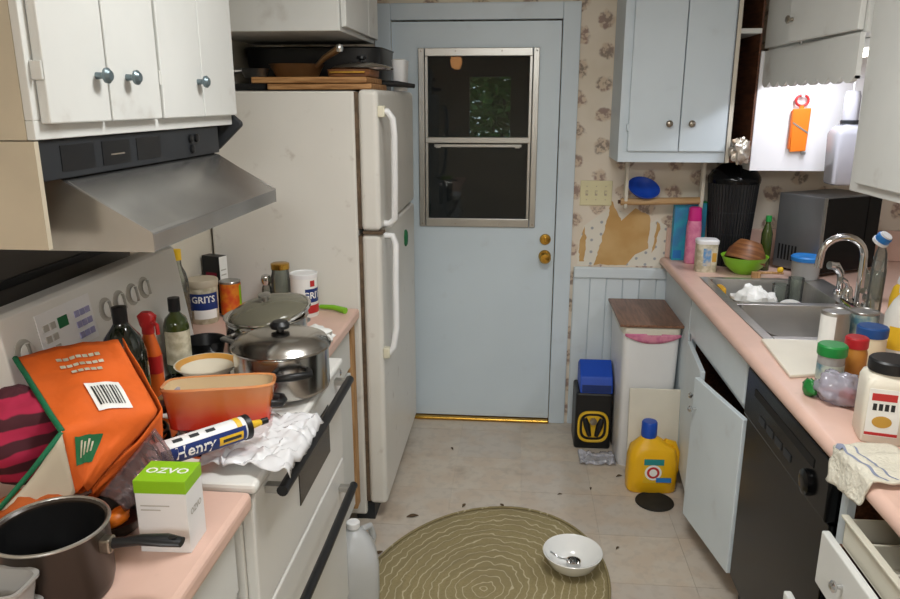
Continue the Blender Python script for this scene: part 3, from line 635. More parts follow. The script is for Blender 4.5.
# faucet
t = thing('faucet', 'chrome gooseneck faucet behind the sink', 'faucet', (1.275, 2.78, zt))
pl = MB().rings([superring(1.275, 2.78, 0.028, 0.13, zt, 24, 3), superring(1.275, 2.78, 0.026, 0.128, zt + 0.012, 24, 3), superring(1.275, 2.78, 0.02, 0.12, zt + 0.018, 24, 3)]).build('base_plate', 'chrome', t, smooth=True)
pts = [(1.275, 2.78, zt + 0.01), (1.275, 2.78, 1.05), (1.275, 2.78, 1.11)]
for k in range(1, 12):
    a = PI * k / 12; pts.append((1.20 + 0.075 * math.cos(a), 2.78 + 0.01 * k / 12, 1.11 + 0.072 * math.sin(a)))
pts += [(1.124, 2.79, 1.095), (1.122, 2.79, 1.065)]
MB().tube(pts, [0.013] * (len(pts) - 2) + [0.014, 0.014], 14).build('spout', 'chrome', t, smooth=True)
for yy in (2.69, 2.87):
    q = MB().lathe([(0.02, 0), (0.018, 0.03), (0.012, 0.045), (0.001, 0.048)], 18, c=(1.275, yy, zt + 0.015)).build('valve', 'chrome', t, smooth=True)
    MB().tube([(1.275, yy, zt + 0.055), (1.255, yy - 0.02, zt + 0.085), (1.225, yy - 0.045, zt + 0.10)], [0.008, 0.008, 0.011], 10).build('lever', 'chrome', q, smooth=True)
sp = thing('sink_sprayer', 'chrome pull-out side sprayer near the faucet', 'sprayer', (1.30, 3.0, zt))
MB().lathe([(0.024, 0), (0.022, 0.015), (0.014, 0.02), (0.014, 0.05)], 16, c=(1.30, 3.0, zt)).build('holder', 'chrome', sp, smooth=True)
MB().tube([(1.30, 3.0, zt + 0.045), (1.295, 3.0, zt + 0.085), (1.27, 2.99, zt + 0.115), (1.24, 2.98, zt + 0.12)], [0.012, 0.015, 0.018, 0.016], 12).build('head', 'chrome', sp, smooth=True)
# sink cabinet (hollow, doors ajar)
b = thing('base_cabinet', 'pale blue sink base cabinet with both doors hanging ajar', 'cabinet', (1.05, 2.68, 0))
w = MB(); w.box(0.78, 1.40, 2.262, 2.278, 0.1, 0.868); w.box(0.78, 1.40, 3.262, 3.277, 0.1, 0.868); w.box(0.78, 1.40, 2.278, 3.262, 0.1, 0.115); w.box(1.39, 1.40, 2.278, 3.262, 0.115, 0.868)
w.build('carcass', 'dark_wood', b)
w = MB(); w.box(0.762, 0.78, 2.262, 2.285, 0.1, 0.868); w.box(0.762, 0.78, 3.08, 3.105, 0.1, 0.868); w.box(0.762, 0.78, 2.285, 3.08, 0.1, 0.125); w.box(0.762, 0.78, 2.285, 3.08, 0.685, 0.72); w.box(0.762, 0.78, 2.285, 3.08, 0.845, 0.868)
w.build('face_frame', 'blue_paint', b)
box('false_front', 'pale_blue_paint', b, 0.746, 0.764, 2.30, 3.075, 0.712, 0.855, 0.003)
box('toe_kick', 'raw_wood', b, 0.82, 0.835, 2.262, 3.105, 0, 0.1)
for (hy, sgn, ang) in ((2.272, 1, 10.0), (3.078, -1, 5.0)):
    mt = Matrix.Translation((0.762, hy, 0)) @ Matrix.Rotation(math.radians(ang) * sgn, 4, 'Z')
    L = 0.385 if sgn > 0 else 0.375
    dd = MB().box(-0.019, 0, *sorted((0, sgn * L)), 0.105, 0.672, mtx=mt).build('door', 'pale_blue_paint', b, 0.003)
    knob('knob', 'chrome', dd, tuple(mt @ Vector((-0.019, sgn * (L - 0.035), 0.56))), tuple((mt.to_3x3() @ Vector((-1, 0, 0)))), 0.012, 0.03)
b = thing('base_cabinet', 'pale blue corner base cabinet behind the white bin', 'cabinet', (1.05, 3.4, 0))
box('body', 'blue_paint', b, 0.765, 1.40, 3.279, 3.67, 0.1, 0.868); box('toe_kick', 'raw_wood', b, 0.82, 1.39, 3.279, 3.67, 0, 0.1); box('filler_panel', 'pale_blue_paint', b, 0.755, 0.765, 3.12, 3.66, 0.12, 0.86, 0.003)
# dishwasher
d = thing('dishwasher', 'black built-in dishwasher under the right counter', 'dishwasher', (1.05, 1.93, 0))
box('body', 'charcoal', d, 0.775, 1.37, 1.605, 2.252, 0.1, 0.866)
box('door_panel', 'dw_black', d, 0.748, 0.774, 1.607, 2.25, 0.115, 0.70, 0.004)
cp = box('control_panel', 'dw_black', d, 0.735, 0.774, 1.607, 2.25, 0.705, 0.862, 0.006)
box('handle_recess', 'dark_void', cp, 0.733, 0.736, 1.70, 2.16, 0.80, 0.822)
MB().lathe([(0.034, 0), (0.032, 0.012), (0.02, 0.016), (0.001, 0.016)], 24, mtx=Matrix.Translation((0.735, 1.72, 0.752)) @ Matrix.Rotation(-PI / 2, 4, 'Y')).build('dial', 'black_gloss', cp, smooth=True)
for k in range(4): box('button', 'charcoal', cp, 0.732, 0.736, 1.84 + 0.07 * k, 1.89 + 0.07 * k, 0.742, 0.762, 0.001)
box('toe_panel', 'black_plastic', d, 0.785, 0.80, 1.607, 2.25, 0.0, 0.108)
# drawer base with two open drawers
b = thing('base_cabinet', 'white base cabinet with two pulled-out drawers at the near right', 'cabinet', (1.05, 1.2, 0))
w = MB(); w.box(0.78, 1.38, 1.575, 1.598, 0.1, 0.868); w.box(0.78, 1.38, 0.5, 0.52, 0.1, 0.868); w.box(1.36, 1.38, 0.52, 1.575, 0.1, 0.868); w.box(0.78, 1.36, 0.52, 1.575, 0.1, 0.12); w.build('carcass', 'dark_wood', b)
w = MB(); w.box(0.762, 0.78, 1.565, 1.598, 0.1, 0.868); w.box(0.762, 0.78, 0.5, 0.53, 0.1, 0.868); w.box(0.762, 0.78, 0.53, 1.565, 0.845, 0.868); w.box(0.762, 0.78, 0.53, 1.565, 0.57, 0.60); w.build('face_frame', 'pale_blue_paint', b)
box('toe_kick', 'charcoal', b, 0.82, 0.835, 0.5, 1.598, 0, 0.1)
for (xf, zt_, h_, y0, y1) in ((0.69, 0.745, 0.13, 1.02, 1.515), (0.645, 0.555, 0.17, 1.02, 1.56)):
    dr = box('drawer_front', 'white_paint', b, xf, xf + 0.018, y0, y1, zt_ - h_, zt_, 0.004)
    knob('knob', 'chrome', dr, (xf, 1.39 if zt_ > 0.6 else 1.3, zt_ - 0.055), (-1, 0, 0), 0.013)
    w = MB(); w.box(xf + 0.019, 1.25, y1 - 0.045, y1 - 0.033, zt_ - h_ + 0.01, zt_ - 0.012); w.box(xf + 0.019, 1.25, y0 + 0.033, y0 + 0.045, zt_ - h_ + 0.01, zt_ - 0.012); w.box(xf + 0.019, 1.25, y0 + 0.045, y1 - 0.045, zt_ - h_ + 0.01, zt_ - h_ + 0.018); w.box(1.24, 1.25, y0 + 0.045, y1 - 0.045, zt_ - h_ + 0.018, zt_ - 0.012)
    w.build('drawer_box', 'dark_wood', dr)

# ================================================================== on the near left counter
t = thing('saucepan', 'black nonstick saucepan with long handle at the near left corner', 'saucepan', (-0.705, 0.955, CT))
R0 = 0.083
MB().lathe([(R0 - 0.012, 0.0), (R0 - 0.004, 0.004), (R0, 0.02), (R0, 0.113), (R0 + 0.003, 0.117), (R0 - 0.001, 0.119), (R0 - 0.005, 0.115), (R0 - 0.006, 0.02), (R0 - 0.012, 0.006), (0.001, 0.005)], 44, c=(-0.705, 0.955, CT)).build('body', 'pan_brown', t, smooth=True)
MB().lathe([(R0 - 0.0062, 0.112), (R0 - 0.0068, 0.02), (R0 - 0.013, 0.007), (0.001, 0.006)], 44, c=(-0.705, 0.955, CT), close=False).build('nonstick_lining', 'nonstick', t, smooth=True)
MB().tube([(-0.705 + (R0 + 0.001) * math.cos(2 * PI * k / 48), 0.955 + (R0 + 0.001) * math.sin(2 * PI * k / 48), CT + 0.118) for k in range(49)], 0.0028, 8).build('rolled_rim', 'tin', t, smooth=True)
box('handle_mount', 'steel_knob', t, -0.628, -0.606, 0.944, 0.966, CT + 0.078, CT + 0.102, 0.004)
hp = [(-0.615, 0.955, CT + 0.09), (-0.59, 0.958, CT + 0.093), (-0.565, 0.963, CT + 0.095), (-0.53, 0.970, CT + 0.092), (-0.505, 0.974, CT + 0.087)]
hd = MB().rings([superring(0, 0, 1, 1, 0, 16, 2.5) and [(p[0], p[1] + q[0] * wd, p[2] + q[1] * th) for q in [(math.cos(2 * PI * k / 16), math.sin(2 * PI * k / 16)) for k in range(16)]] for p, wd, th in zip(hp, (0.008, 0.009, 0.012, 0.016, 0.011), (0.009, 0.008, 0.007, 0.007, 0.006))]).build('handle', 'black_plastic', t, smooth=True)
MB().rings([superring(-0.52, 0.971, 0.009, 0.005, CT + 0.0965, 14, 2), superring(-0.52, 0.971, 0.008, 0.004, CT + 0.0975, 14, 2)]).build('hanging_hole', 'dark_void', hd)
t = thing('skillet', 'black skillet half under the orange bag', 'skillet', (-0.725, 1.135, CT))
MB().lathe([(0.05, 0), (0.056, 0.004), (0.078, 0.034), (0.08, 0.037), (0.076, 0.036), (0.056, 0.008), (0.001, 0.007)], 36, c=(-0.725, 1.135, CT)).build('body', 'nonstick', t, smooth=True)
MB().tube([(-0.80, 1.12, CT + 0.03), (-0.88, 1.105, CT + 0.045), (-0.95, 1.09, CT + 0.05)], [0.008, 0.01, 0.011], 10).build('handle', 'black_plastic', t, smooth=True)
o = blob((-0.685, 1.10, CT + 0.045), (0.018, 0.026, 0.013), 4, 0.3, 16, 10).build('pepper', 'bright_orange', None, smooth='all')
single(o, 'bit of orange cloth sticking out below the plastic wrap in the skillet', 'cloth'); o.name = 'cloth_scrap'
# white box with green top
t = thing('carton', 'small white carton with lime green top beside the saucepan handle', 'box', (-0.586, 1.105, CT), math.radians(2))
MB().box(-0.044, 0.044, -0.035, 0.035, 0, 0.112).build('body', 'white_plastic', t, 0.001, local=True)
MB().box(-0.0448, 0.0448, -0.0358, 0.0358, 0.112, 0.136).build('lid_band', 'lime', t, 0.001, local=True)
text_plane('lettering', 'OZVO', 0.026, 'white_print', t, (0, 0.0, 0.1364), (1, 0, 0), (0, 1, 0), local=True)
for k, wd in enumerate((0.05, 0.034)): MB().box(-0.036, -0.036 + wd, -0.0356, -0.035, 0.088 - 0.008 * k, 0.090 - 0.008 * k).build('printed_line', 'paper_grey', t, local=True)
text_plane('lettering', 'OZVO', 0.016, 'paper_grey', t, (0.0447, 0.0, 0.07), (0, 1, 0), (0, 0, 1), local=True)
# plastic food container, near corner
t = thing('food_container', 'stacked clear plastic food containers cut off at the lower left corner', 'container', (-0.725, 0.838, CT))
for k in range(2):
    z = CT + 0.045 * k
    mb = MB().rings([superring(-0.725, 0.838, 0.05, 0.025, z, 32, 5), superring(-0.725, 0.838, 0.058, 0.033, z + 0.05, 32, 5), superring(-0.725, 0.838, 0.062, 0.037, z + 0.052, 32, 5), superring(-0.725, 0.838, 0.062, 0.037, z + 0.056, 32, 5), superring(-0.725, 0.838, 0.056, 0.031, z + 0.055, 32, 5), superring(-0.725, 0.838, 0.048, 0.023, z + 0.003, 32, 5)])
    mb.build('tub', 'storage_plastic', t, smooth=True)
# orange shopping bag
t = thing('shopping_bag', 'orange reusable shopping bag with green trim slumped on the counter', 'bag', (-0.80, 1.25, CT))
A, Bp, C, D, E = Vector((-0.978, 1.301, 1.17)), Vector((-0.818, 1.399, 1.18)), Vector((-0.679, 1.27, 1.08)), Vector((-0.767, 1.117, 0.99)), Vector((-0.783, 1.128, 1.10))
L3 = [A, E, D]; R3 = [Bp, C.lerp(Bp, 0.1), C.lerp(D, 0.35)]
def poly3(P, u):
    u *= 2; i = min(int(u), 1); return P[i].lerp(P[i + 1], u - i)
def bagtop(u, v):
    # u from the opening to the far side, v from the upper to the lower end
    Lp = A.lerp(E, v / 0.62) if v < 0.62 else E.lerp(D, (v - 0.62) / 0.38)
    Rp = Bp.lerp(C, v / 0.55) if v < 0.55 else C.lerp(Vector((-0.752, 1.13, 0.985)), ((v - 0.55) / 0.45) ** 1.1)
    p = Lp.lerp(Rp, u); n = 0.012 * noise.noise(Vector((u * 3.1, v * 3.7, 1.0))) + 0.004 * noise.noise(Vector((u * 9, v * 9, 2)))
    return tuple(p + Vector((0.02, -0.012, 0.03)) * (4 * u * (1 - u)) * 0.35 + Vector((0.3, -0.5, 0.8)) * n)
MB().grid(bagtop, 22, 26).build('front_panel', 'bag_orange', t, smooth='all', solid=0.002)
def skirt(u, v):
    p = Vector(bagtop(1.0, u)); bz = 0.935; q = Vector((p.x + 0.004 - 0.035 * v, p.y + 0.012 + 0.05 * v * (1 - u * 0.5), max(p.z - (p.z - bz) * v, bz)))
    return tuple(q + Vector((0.008, -0.006, 0)) * noise.noise(Vector((u * 6, v * 5, 4))))
MB().grid(skirt, 24, 10).build('gusset', 'bag_orange', t, smooth='all', solid=0.002)
def back(u, v):
    p = Vector(bagtop(u, v)); return (max(p.x - 0.03, -0.955), p.y + 0.03 + 0.02 * u, max(p.z - 0.11, 0.965))
MB().grid(back, 10, 10).build('back_panel', 'bag_orange', t, smooth='all', solid=0.002)
MB().tube([Vector(bagtop(0, 0.62 * k / 16)) for k in range(17)], 0.0055, 8).build('trim_binding', 'green_trim', t, smooth='all')
MB().grid(lambda u, v: tuple(Vector(bagtop(0, 0.62 + 0.38 * u)).lerp(Vector((-0.864, 1.055, 0.985)).lerp(Vector((-0.80, 1.09, 0.975)), u), v) + Vector((0, 0, -0.012 * math.sin(PI * v)))), 8, 8).build('lining', 'beige_panel', t, smooth='all', solid=0.0015)
MB().tube([E, Vector((-0.825, 1.09, 1.04)), Vector((-0.864, 1.055, 0.99)), Vector((-0.93, 1.05, 0.99))], 0.005, 8).build('trim_binding', 'green_trim', t, smooth='all')
def bag_patch(name, m, u0, u1, v0, v1, off, shape=None, parent=t, n=8):
    nrm_ = (Vector(bagtop(0.6, 0.4)) - Vector(bagtop(0.4, 0.4))).cross(Vector(bagtop(0.5, 0.6)) - Vector(bagtop(0.5, 0.4))).normalized()
    if nrm_.z < 0: nrm_ = -nrm_
    return MB().grid(lambda a, b: tuple(Vector(bagtop(u0 + (u1 - u0) * a, v0 + (v1 - v0) * b)) + nrm_ * off), n, n).build(name, m, parent, smooth='all')
pb = bag_patch('barcode_label', 'white_print', 0.40, 0.74, 0.34, 0.53, 0.004)
for k in range(9):
    u = 0.44 + 0.03 * k; bag_patch('barcode_bar', 'black_print', u, u + (0.011 if k % 3 else 0.018), 0.37, 0.50, 0.0052, n=3, parent=pb)
lg = bag_patch('logo_patch', 'logo_green', 0.12, 0.46, 0.68, 0.86, 0.004)
for k in range(4): bag_patch('logo_mark', 'cream_label', 0.19 + 0.05 * k, 0.215 + 0.05 * k, 0.71 + 0.015 * (k % 2), 0.82 - 0.01 * k, 0.0052, n=3, parent=lg)
for rr_, (u0, nn) in enumerate(((0.30, 7), (0.30, 7), (0.37, 5))):
    for k in range(nn): bag_patch('printed_text', 'cream_label', u0 + 0.062 * k, u0 + 0.05 + 0.062 * k, 0.10 + 0.055 * rr_, 0.122 + 0.055 * rr_, 0.004, n=2)
o = blob((-0.915, 1.21, 1.05), (0.088, 0.10, 0.085), 2, 0.2, 30, 20).build('sweater', 'striped_fabric', None, smooth='all'); single(o, 'crimson and maroon striped knit spilling from the orange bag', 'clothing')
o = blob((-0.93, 1.06, 0.96), (0.05, 0.05, 0.05), 8, 0.3, 22, 14, flat=CT).build('cloth', 'yellow_cloth', None, smooth='all'); single(o, 'mustard yellow cloth below the striped knit', 'cloth')
o = blob((-0.835, 1.085, 0.955), (0.08, 0.045, 0.042), 5, 0.3, 26, 14, flat=CT).build('cloth', 'rust_cloth', None, smooth='all'); single(o, 'rust orange crumpled cloth behind the saucepan', 'cloth')
def wrap_pt(u, v):
    P0 = Vector((-0.685, 1.262, 1.05)).lerp(Vector((-0.735, 1.135, 0.975)), u); P1 = Vector((-0.634, 1.24, 0.962)).lerp(Vector((-0.672, 1.105, 0.962)), u)
    p = P0.lerp(P1, v); f = noise.noise(Vector((u * 14, v * 2.5, 1.5))) + 0.6 * noise.noise(Vector((u * 30, v * 5, 6.0)))
    return tuple(p + Vector((0.55, -0.6, 0.55)) * (0.016 * f * (0.4 + v) + 0.028 * math.sin(PI * v)))
o = MB().grid(wrap_pt, 44, 22).build('plastic_wrap', 'maroon_wrap', None, smooth='all', solid=0.0012); single(o, 'crinkled clear plastic wrap with dark red tint under the orange bag', 'plastic wrap')
# caulk tube
t = thing('caulk_tube', 'blue and white caulking tube with yellow nozzle lying across the range corner', 'caulk tube', (-0.62, 1.35, 0.962))
a0, a1 = Vector((-0.688, 1.262, 0.99)), Vector((-0.563, 1.412, 0.988)); ax = (a1 - a0).normalized(); q = ax.to_track_quat('Z', 'Y').to_matrix().to_4x4(); mt = Matrix.Translation(a0) @ q
Lt = (a1 - a0).length; RT = 0.025
MB().lathe([(RT * 0.8, 0.004), (RT, 0.0), (RT, Lt)], 28, mtx=mt).build('barrel', 'white_plastic', t, smooth=True)
side = (Vector((0, 0, 1)).cross(ax)); side = Vector((ax.y, -ax.x, 0)).normalized(); up_ = side.cross(ax).normalized()
if up_.z < 0: up_ = -up_
def tp(s_, ang, r_): return tuple(a0 + ax * s_ + side * math.cos(ang) * r_ + up_ * math.sin(ang) * r_)
def tpatch(name, m, s0, s1, g0, g1, r_, par=t): return MB().grid(lambda u, v: tp(s0 + (s1 - s0) * u, g0 + (g1 - g0) * v, r_), 4, 12).build(name, m, par, smooth='all')
tpatch('label_band', 'navy_label', 0.0, Lt - 0.012, -2.0, 0.62, RT + 0.0006)
tpatch('label_panel', 'yellow', Lt * 0.62, Lt - 0.02, -0.5, 0.25, RT + 0.0012)
tpatch('label_stripe', 'yellow', Lt - 0.03, Lt - 0.018, 0.62, 2.6, RT + 0.0008)
vs, fs = text_verts('Henry', 0.034)
MB().add([tp(Lt * 0.36 + p[0], 0.02 + p[1] / RT, RT + 0.0013) for p in vs], fs).build('lettering', 'white_print', t)
for k in range(3): tpatch('printed_mark', 'charcoal', 0.03 + 0.035 * k, 0.05 + 0.035 * k, 1.0, 1.35, RT + 0.0009)
tpatch('printed_mark', 'charcoal', Lt * 0.66, Lt * 0.87, -0.25, 0.02, RT + 0.0016)
MB().lathe([(RT + 0.002, Lt - 0.008), (RT + 0.002, Lt + 0.004), (RT * 0.6, Lt + 0.006)], 28, mtx=mt).build('end_cap', 'black_plastic', t, smooth=True)
nz = MB().lathe([(0.013, Lt + 0.005), (0.010, Lt + 0.01), (0.006, Lt + 0.04)], 14, mtx=mt).build('nozzle', 'yellow', t, smooth=True)
MB().lathe([(0.0075, Lt + 0.036), (0.007, Lt + 0.052), (0.001, Lt + 0.053)], 14, mtx=mt).build('nozzle_cap', 'black_plastic', nz, smooth=True)
# crumpled white plastic under the tube
def sheet(u, v):
    x = -0.64 + 0.195 * u + 0.02 * noise.noise(Vector((u * 4, v * 3, 0))); y = 1.33 + 0.27 * v + 0.03 * noise.noise(Vector((u * 3, v * 4, 5)))
    z = 0.938 + 0.018 * abs(noise.noise(Vector((u * 6, v * 7, 2)))) + 0.008 * noise.noise(Vector((u * 14, v * 14, 9)))
    if u > 0.93: z -= (u - 0.93) * 0.3
    return (x, y, z)
o = MB().grid(sheet, 34, 40).build('plastic_bag', 'bag_plastic', None, smooth=True, solid=0.0015); single(o, 'crumpled white plastic bag on the cooktop beside the caulking tube', 'plastic bag')
# ------------------------------------------------------------------ on the range
t = thing('casserole', 'flame orange enamel casserole with dark handles on the front burner', 'casserole', (-0.672, 1.545, 0.932), math.radians(14)); t.rotation_euler.x = math.radians(-6)
rr = [(0.105, 0.045, 0.0), (0.112, 0.050, 0.004), (0.124, 0.060, 0.090), (0.128, 0.063, 0.097), (0.126, 0.061, 0.102), (0.120, 0.055, 0.099), (0.110, 0.064, 0.010), (0.06, 0.03, 0.006)]
mb = MB().rings([superring(0, 0, a, b_, z, 48, 4.5) for a, b_, z in rr[:6]], False); mb.f.append(tuple(reversed(range(48)))); mb.build('body', 'flame_enamel', t, smooth=True, local=True)
MB().rings([superring(0, 0, a, b_, z, 48, 4.5) for a, b_, z in ((0.1205, 0.0555, 0.0995), (0.110, 0.047, 0.010), (0.06, 0.03, 0.006), (0.01, 0.01, 0.006))], False).build('lining', 'enamel_inside', t, smooth=True, local=True)
for sg in (-1, 1): MB().tube([(sg * 0.116, -0.03, 0.05), (sg * 0.138, -0.026, 0.048), (sg * 0.143, 0, 0.048), (sg * 0.138, 0.026, 0.048), (sg * 0.116, 0.03, 0.05)], 0.009, 10).build('handle', 'black_plastic', t, smooth=True, local=True)
def pot(name, label, loc, R, H, wall='brushed_pot'):
    t = thing(name, label, 'pot', loc)
    MB().lathe([(R - 0.012, 0), (R - 0.003, 0.004), (R, 0.014), (R, H - 0.004), (R + 0.006, H), (R + 0.005, H + 0.003), (R - 0.004, H), (R - 0.004, 0.01), (0.001, 0.006)], 48).build('body', wall, t, smooth=True, local=True)
    return t
t = pot('stock_pot', 'stainless stock pot with domed lid and black knob on the front burner', (-0.60, 1.785, 0.931), 0.122, 0.115)
ld_ = MB().lathe([(0.128, 0.116), (0.129, 0.120), (0.124, 0.124), (0.118, 0.134), (0.08, 0.149), (0.03, 0.155), (0.001, 0.155)], 48).build('lid', 'brushed_pot', t, smooth=True, local=True)
MB().lathe([(0.010, 0.154), (0.010, 0.160), (0.024, 0.163), (0.026, 0.172), (0.018, 0.181), (0.001, 0.182)], 24).build('knob', 'black_plastic', ld_, smooth=True, local=True)
for ang in (math.radians(-62), math.radians(118)):
    mt = Matrix.Rotation(ang, 4, 'Z'); pts = [mt @ Vector(p) for p in ((0.118, -0.045, 0.078), (0.15, -0.04, 0.08), (0.158, 0, 0.082), (0.15, 0.04, 0.08), (0.118, 0.045, 0.078))]
    MB().tube(pts, [0.008, 0.009, 0.010, 0.009, 0.008], 10).build('handle', 'black_plastic', t, smooth=True, local=True)
t = pot('saucepot', 'wide stainless pot under a tilted glass lid on the back burner', (-0.73, 2.055, 0.931), 0.118, 0.115)
for ang in (math.radians(60), math.radians(240)):
    mt = Matrix.Rotation(ang, 4, 'Z'); pts = [mt @ Vector(p) for p in ((0.114, -0.035, 0.07), (0.14, -0.03, 0.072), (0.14, 0.03, 0.072), (0.114, 0.035, 0.07))]
    MB().tube(pts, 0.007, 10).build('handle', 'tin', t, smooth=True, local=True)
lid = thing('saucepot_cover', 'domed glass lid with steel rim tilted on the back pot', 'pot lid', (-0.72, 2.05, 1.056))
lid.rotation_euler = (math.radians(9), math.radians(-8), 0)
MB().lathe([(0.122, 0.004), (0.10, 0.020), (0.06, 0.034), (0.02, 0.039), (0.001, 0.039)], 40, close=False).build('glass', 'lid_glass', lid, smooth=True, local=True, solid=0.003)
MB().tube([(0.122 * math.cos(2 * PI * k / 40), 0.122 * math.sin(2 * PI * k / 40), 0.004) for k in range(41)], 0.005, 8).build('rim', 'chrome', lid, smooth=True, local=True)
MB().lathe([(0.008, 0.038), (0.007, 0.048), (0.018, 0.053), (0.018, 0.060), (0.001, 0.064)], 18).build('knob', 'tin', lid, smooth=True, local=True)
t = thing('bowl', 'cream pottery bowl with orange stripe on the range', 'bowl', (-0.812, 1.80, 0.936))
MB().lathe([(0.032, 0), (0.036, 0.004), (0.066, 0.03), (0.082, 0.046), (0.084, 0.049), (0.080, 0.049), (0.064, 0.034), (0.034, 0.009), (0.001, 0.008)], 40).build('body', 'cream_ceramic', t, smooth=True, local=True)
MB().lathe([(0.0798, 0.0492), (0.068, 0.0385)], 40, close=False).build('painted_stripe', 'glaze_orange', t, smooth=True, local=True)
t = thing('frying_pan', 'black frying pan on the back burner behind the olive bottle', 'frying pan', (-0.893, 1.978, 0.931)); t.scale = (0.72, 0.72, 0.95)
MB().lathe([(0.06, 0), (0.066, 0.004), (0.083, 0.06), (0.085, 0.064), (0.081, 0.062), (0.064, 0.009), (0.001, 0.008)], 36).build('body', 'nonstick', t, smooth=True, local=True)
MB().tube([(0.06, -0.06, 0.055), (0.075, -0.085, 0.062), (0.085, -0.105, 0.066)], [0.008, 0.010, 0.012], 10).build('handle', 'black_plastic', t, smooth=True, local=True)
def bottle(name, label, loc, prof, m, cap=None, capm='black_plastic', capname='cap', seg=26):
    t = thing(name, label, 'bottle', loc); MB().lathe(prof, seg).build('body', m, t, smooth=True, local=True)
    if cap: MB().lathe(cap, seg).build(capname, capm, t, smooth=True, local=True)
    return t
t = bottle('wine_jug', 'dark green round-shouldered jug bottle against the range backguard', (-0.895, 1.55, 0.92), [(0.044, 0), (0.05, 0.006), (0.051, 0.14), (0.049, 0.18), (0.04, 0.215), (0.022, 0.24), (0.016, 0.25), (0.016, 0.27)], 'wine_glass_green', [(0.0165, 0.25), (0.0165, 0.288), (0.001, 0.29)])
MB().lathe([(0.0516, 0.03), (0.0516, 0.12)], 26, close=False).build('label_wrap', 'olive_glass', t, smooth=True, local=True)
t = thing('spray_bottle', 'red and orange spray bottle between two dark green bottles', 'spray bottle', (-0.89, 1.66, 0.92))
MB().rings([superring(0, 0, 0.026, 0.018, z, 24, 3) if z < 0.14 else superring(0, 0, 0.026 - (z - 0.14) * 0.28, 0.018 - (z - 0.14) * 0.12, z, 24, 2.5) for z in (0, 0.003, 0.06, 0.13, 0.15, 0.17, 0.19)]).build('body', 'spray_orange', t, smooth=True, local=True)
hd = MB().rings([[(x_, y_, z_) for x_, y_, z_ in superring(0, 0, a, b_, z, 16, 3)] for a, b_, z in ((0.014, 0.012, 0.19), (0.014, 0.012, 0.205), (0.018, 0.011, 0.21), (0.024, 0.011, 0.235), (0.012, 0.009, 0.245))]).build('trigger_head', 'spray_red', t, smooth=True, local=True)
MB().tube([(0.018, -0.01, 0.222), (0.034, -0.02, 0.218), (0.036, -0.022, 0.195)], 0.005, 8).build('trigger', 'spray_red', hd, smooth=True, local=True)
MB().rings([superring(0, -0.0005, 0.0266, 0.0186, z, 24, 3) for z in (0.09, 0.135)], False).build('label_wrap', 'spray_red', t, smooth=True, local=True)
MB().rings([superring(0, -0.0005, 0.0268, 0.0188, z, 24, 3) for z in (0.02, 0.03)], False).build('label_stripe', 'yellow', t, smooth=True, local=True)
t = bottle('oil_bottle', 'green glass olive oil bottle with cream label beside the pottery bowl', (-0.922, 1.872, 0.932), [(0.03, 0), (0.034, 0.004), (0.034, 0.135), (0.028, 0.155), (0.014, 0.17), (0.013, 0.185)], 'olive_glass', [(0.016, 0.175), (0.016, 0.212), (0.001, 0.213)])
patch_cyl('label_patch', 'cream_label', t, (-0.922, 1.872), 0.0346, 0.96, 1.055, -2.3, 0.3)
# blue edged plastic film between bag and casserole
o = MB().grid(lambda u, v: (-0.83 + 0.07 * u, 1.45 + 0.12 * u + 0.05 * v, 0.955 + 0.02 * math.sin(u * 3) + 0.012 * noise.noise(Vector((u * 5, v * 5, 7))) + 0.03 * v), 16, 12).build('plastic_pouch', 'pale_plastic', None, smooth=True, solid=0.0015)
single(o, 'lavender plastic pouch between the orange bag and the casserole', 'plastic pouch')
# ------------------------------------------------------------------ on the short counter by the refrigerator
t = thing('tub', 'tan tub of grits with navy label beside the backguard', 'tub', (-1.083, 2.42, CT))
MB().lathe([(0.046, 0), (0.049, 0.004), (0.052, 0.135)], 32).build('body', 'cream_label', t, smooth=True, local=True)
MB().lathe([(0.054, 0.13), (0.055, 0.150), (0.052, 0.154), (0.001, 0.154)], 32).build('lid', 'tan_tub', t, smooth=True, local=True)
def ang_to_cam(x, y): return math.atan2(-y, -x)
ac = ang_to_cam(-1.083, 2.42)
patch_cyl('label_patch', 'navy_label', t, (-1.083, 2.42), 0.0518, CT + 0.05, CT + 0.11, ac - 1.1, ac + 1.1)
patch_cyl('label_picture', 'white_print', t, (-1.083, 2.42), 0.0522, CT + 0.02, CT + 0.052, ac - 0.7, ac + 0.9)
text_cyl('lettering', 'GRITS', 0.032, 'white_print', t, (-1.083, 2.42), 0.0525, CT + 0.088, ac)
t = thing('carton', 'black-fronted carton with white side standing against the refrigerator', 'box', (-1.087, 2.55, CT), math.radians(-20))
MB().box(-0.04, 0.04, -0.02, 0.02, 0, 0.21).build('body', 'black_plastic', t, 0.001, local=True)
MB().box(0.04, 0.0412, -0.0195, 0.0195, 0.001, 0.209).build('side_print', 'white_print', t, local=True)
for k in range(7): MB().box(0.0412, 0.0416, -0.014, 0.012, 0.05 + 0.018 * k, 0.054 + 0.018 * k).build('printed_line', 'paper_grey', t, local=True)
MB().box(-0.025, 0.025, -0.0206, -0.02, 0.10, 0.15).build('label_patch', 'maroon', t, local=True)
t = thing('tin_can', 'orange and red labelled tin can near the black carton', 'can', (-1.015, 2.50, CT))
MB().lathe([(0.036, 0), (0.038, 0.003), (0.0365, 0.006), (0.0365, 0.125), (0.038, 0.128), (0.037, 0.130), (0.034, 0.127), (0.001, 0.127)], 30).build('can_body', 'tin', t, smooth=True, local=True)
MB().lathe([(0.0372, 0.008), (0.0372, 0.122)], 30, close=False).build('label_wrap', 'tomato_label', t, smooth=True, local=True)
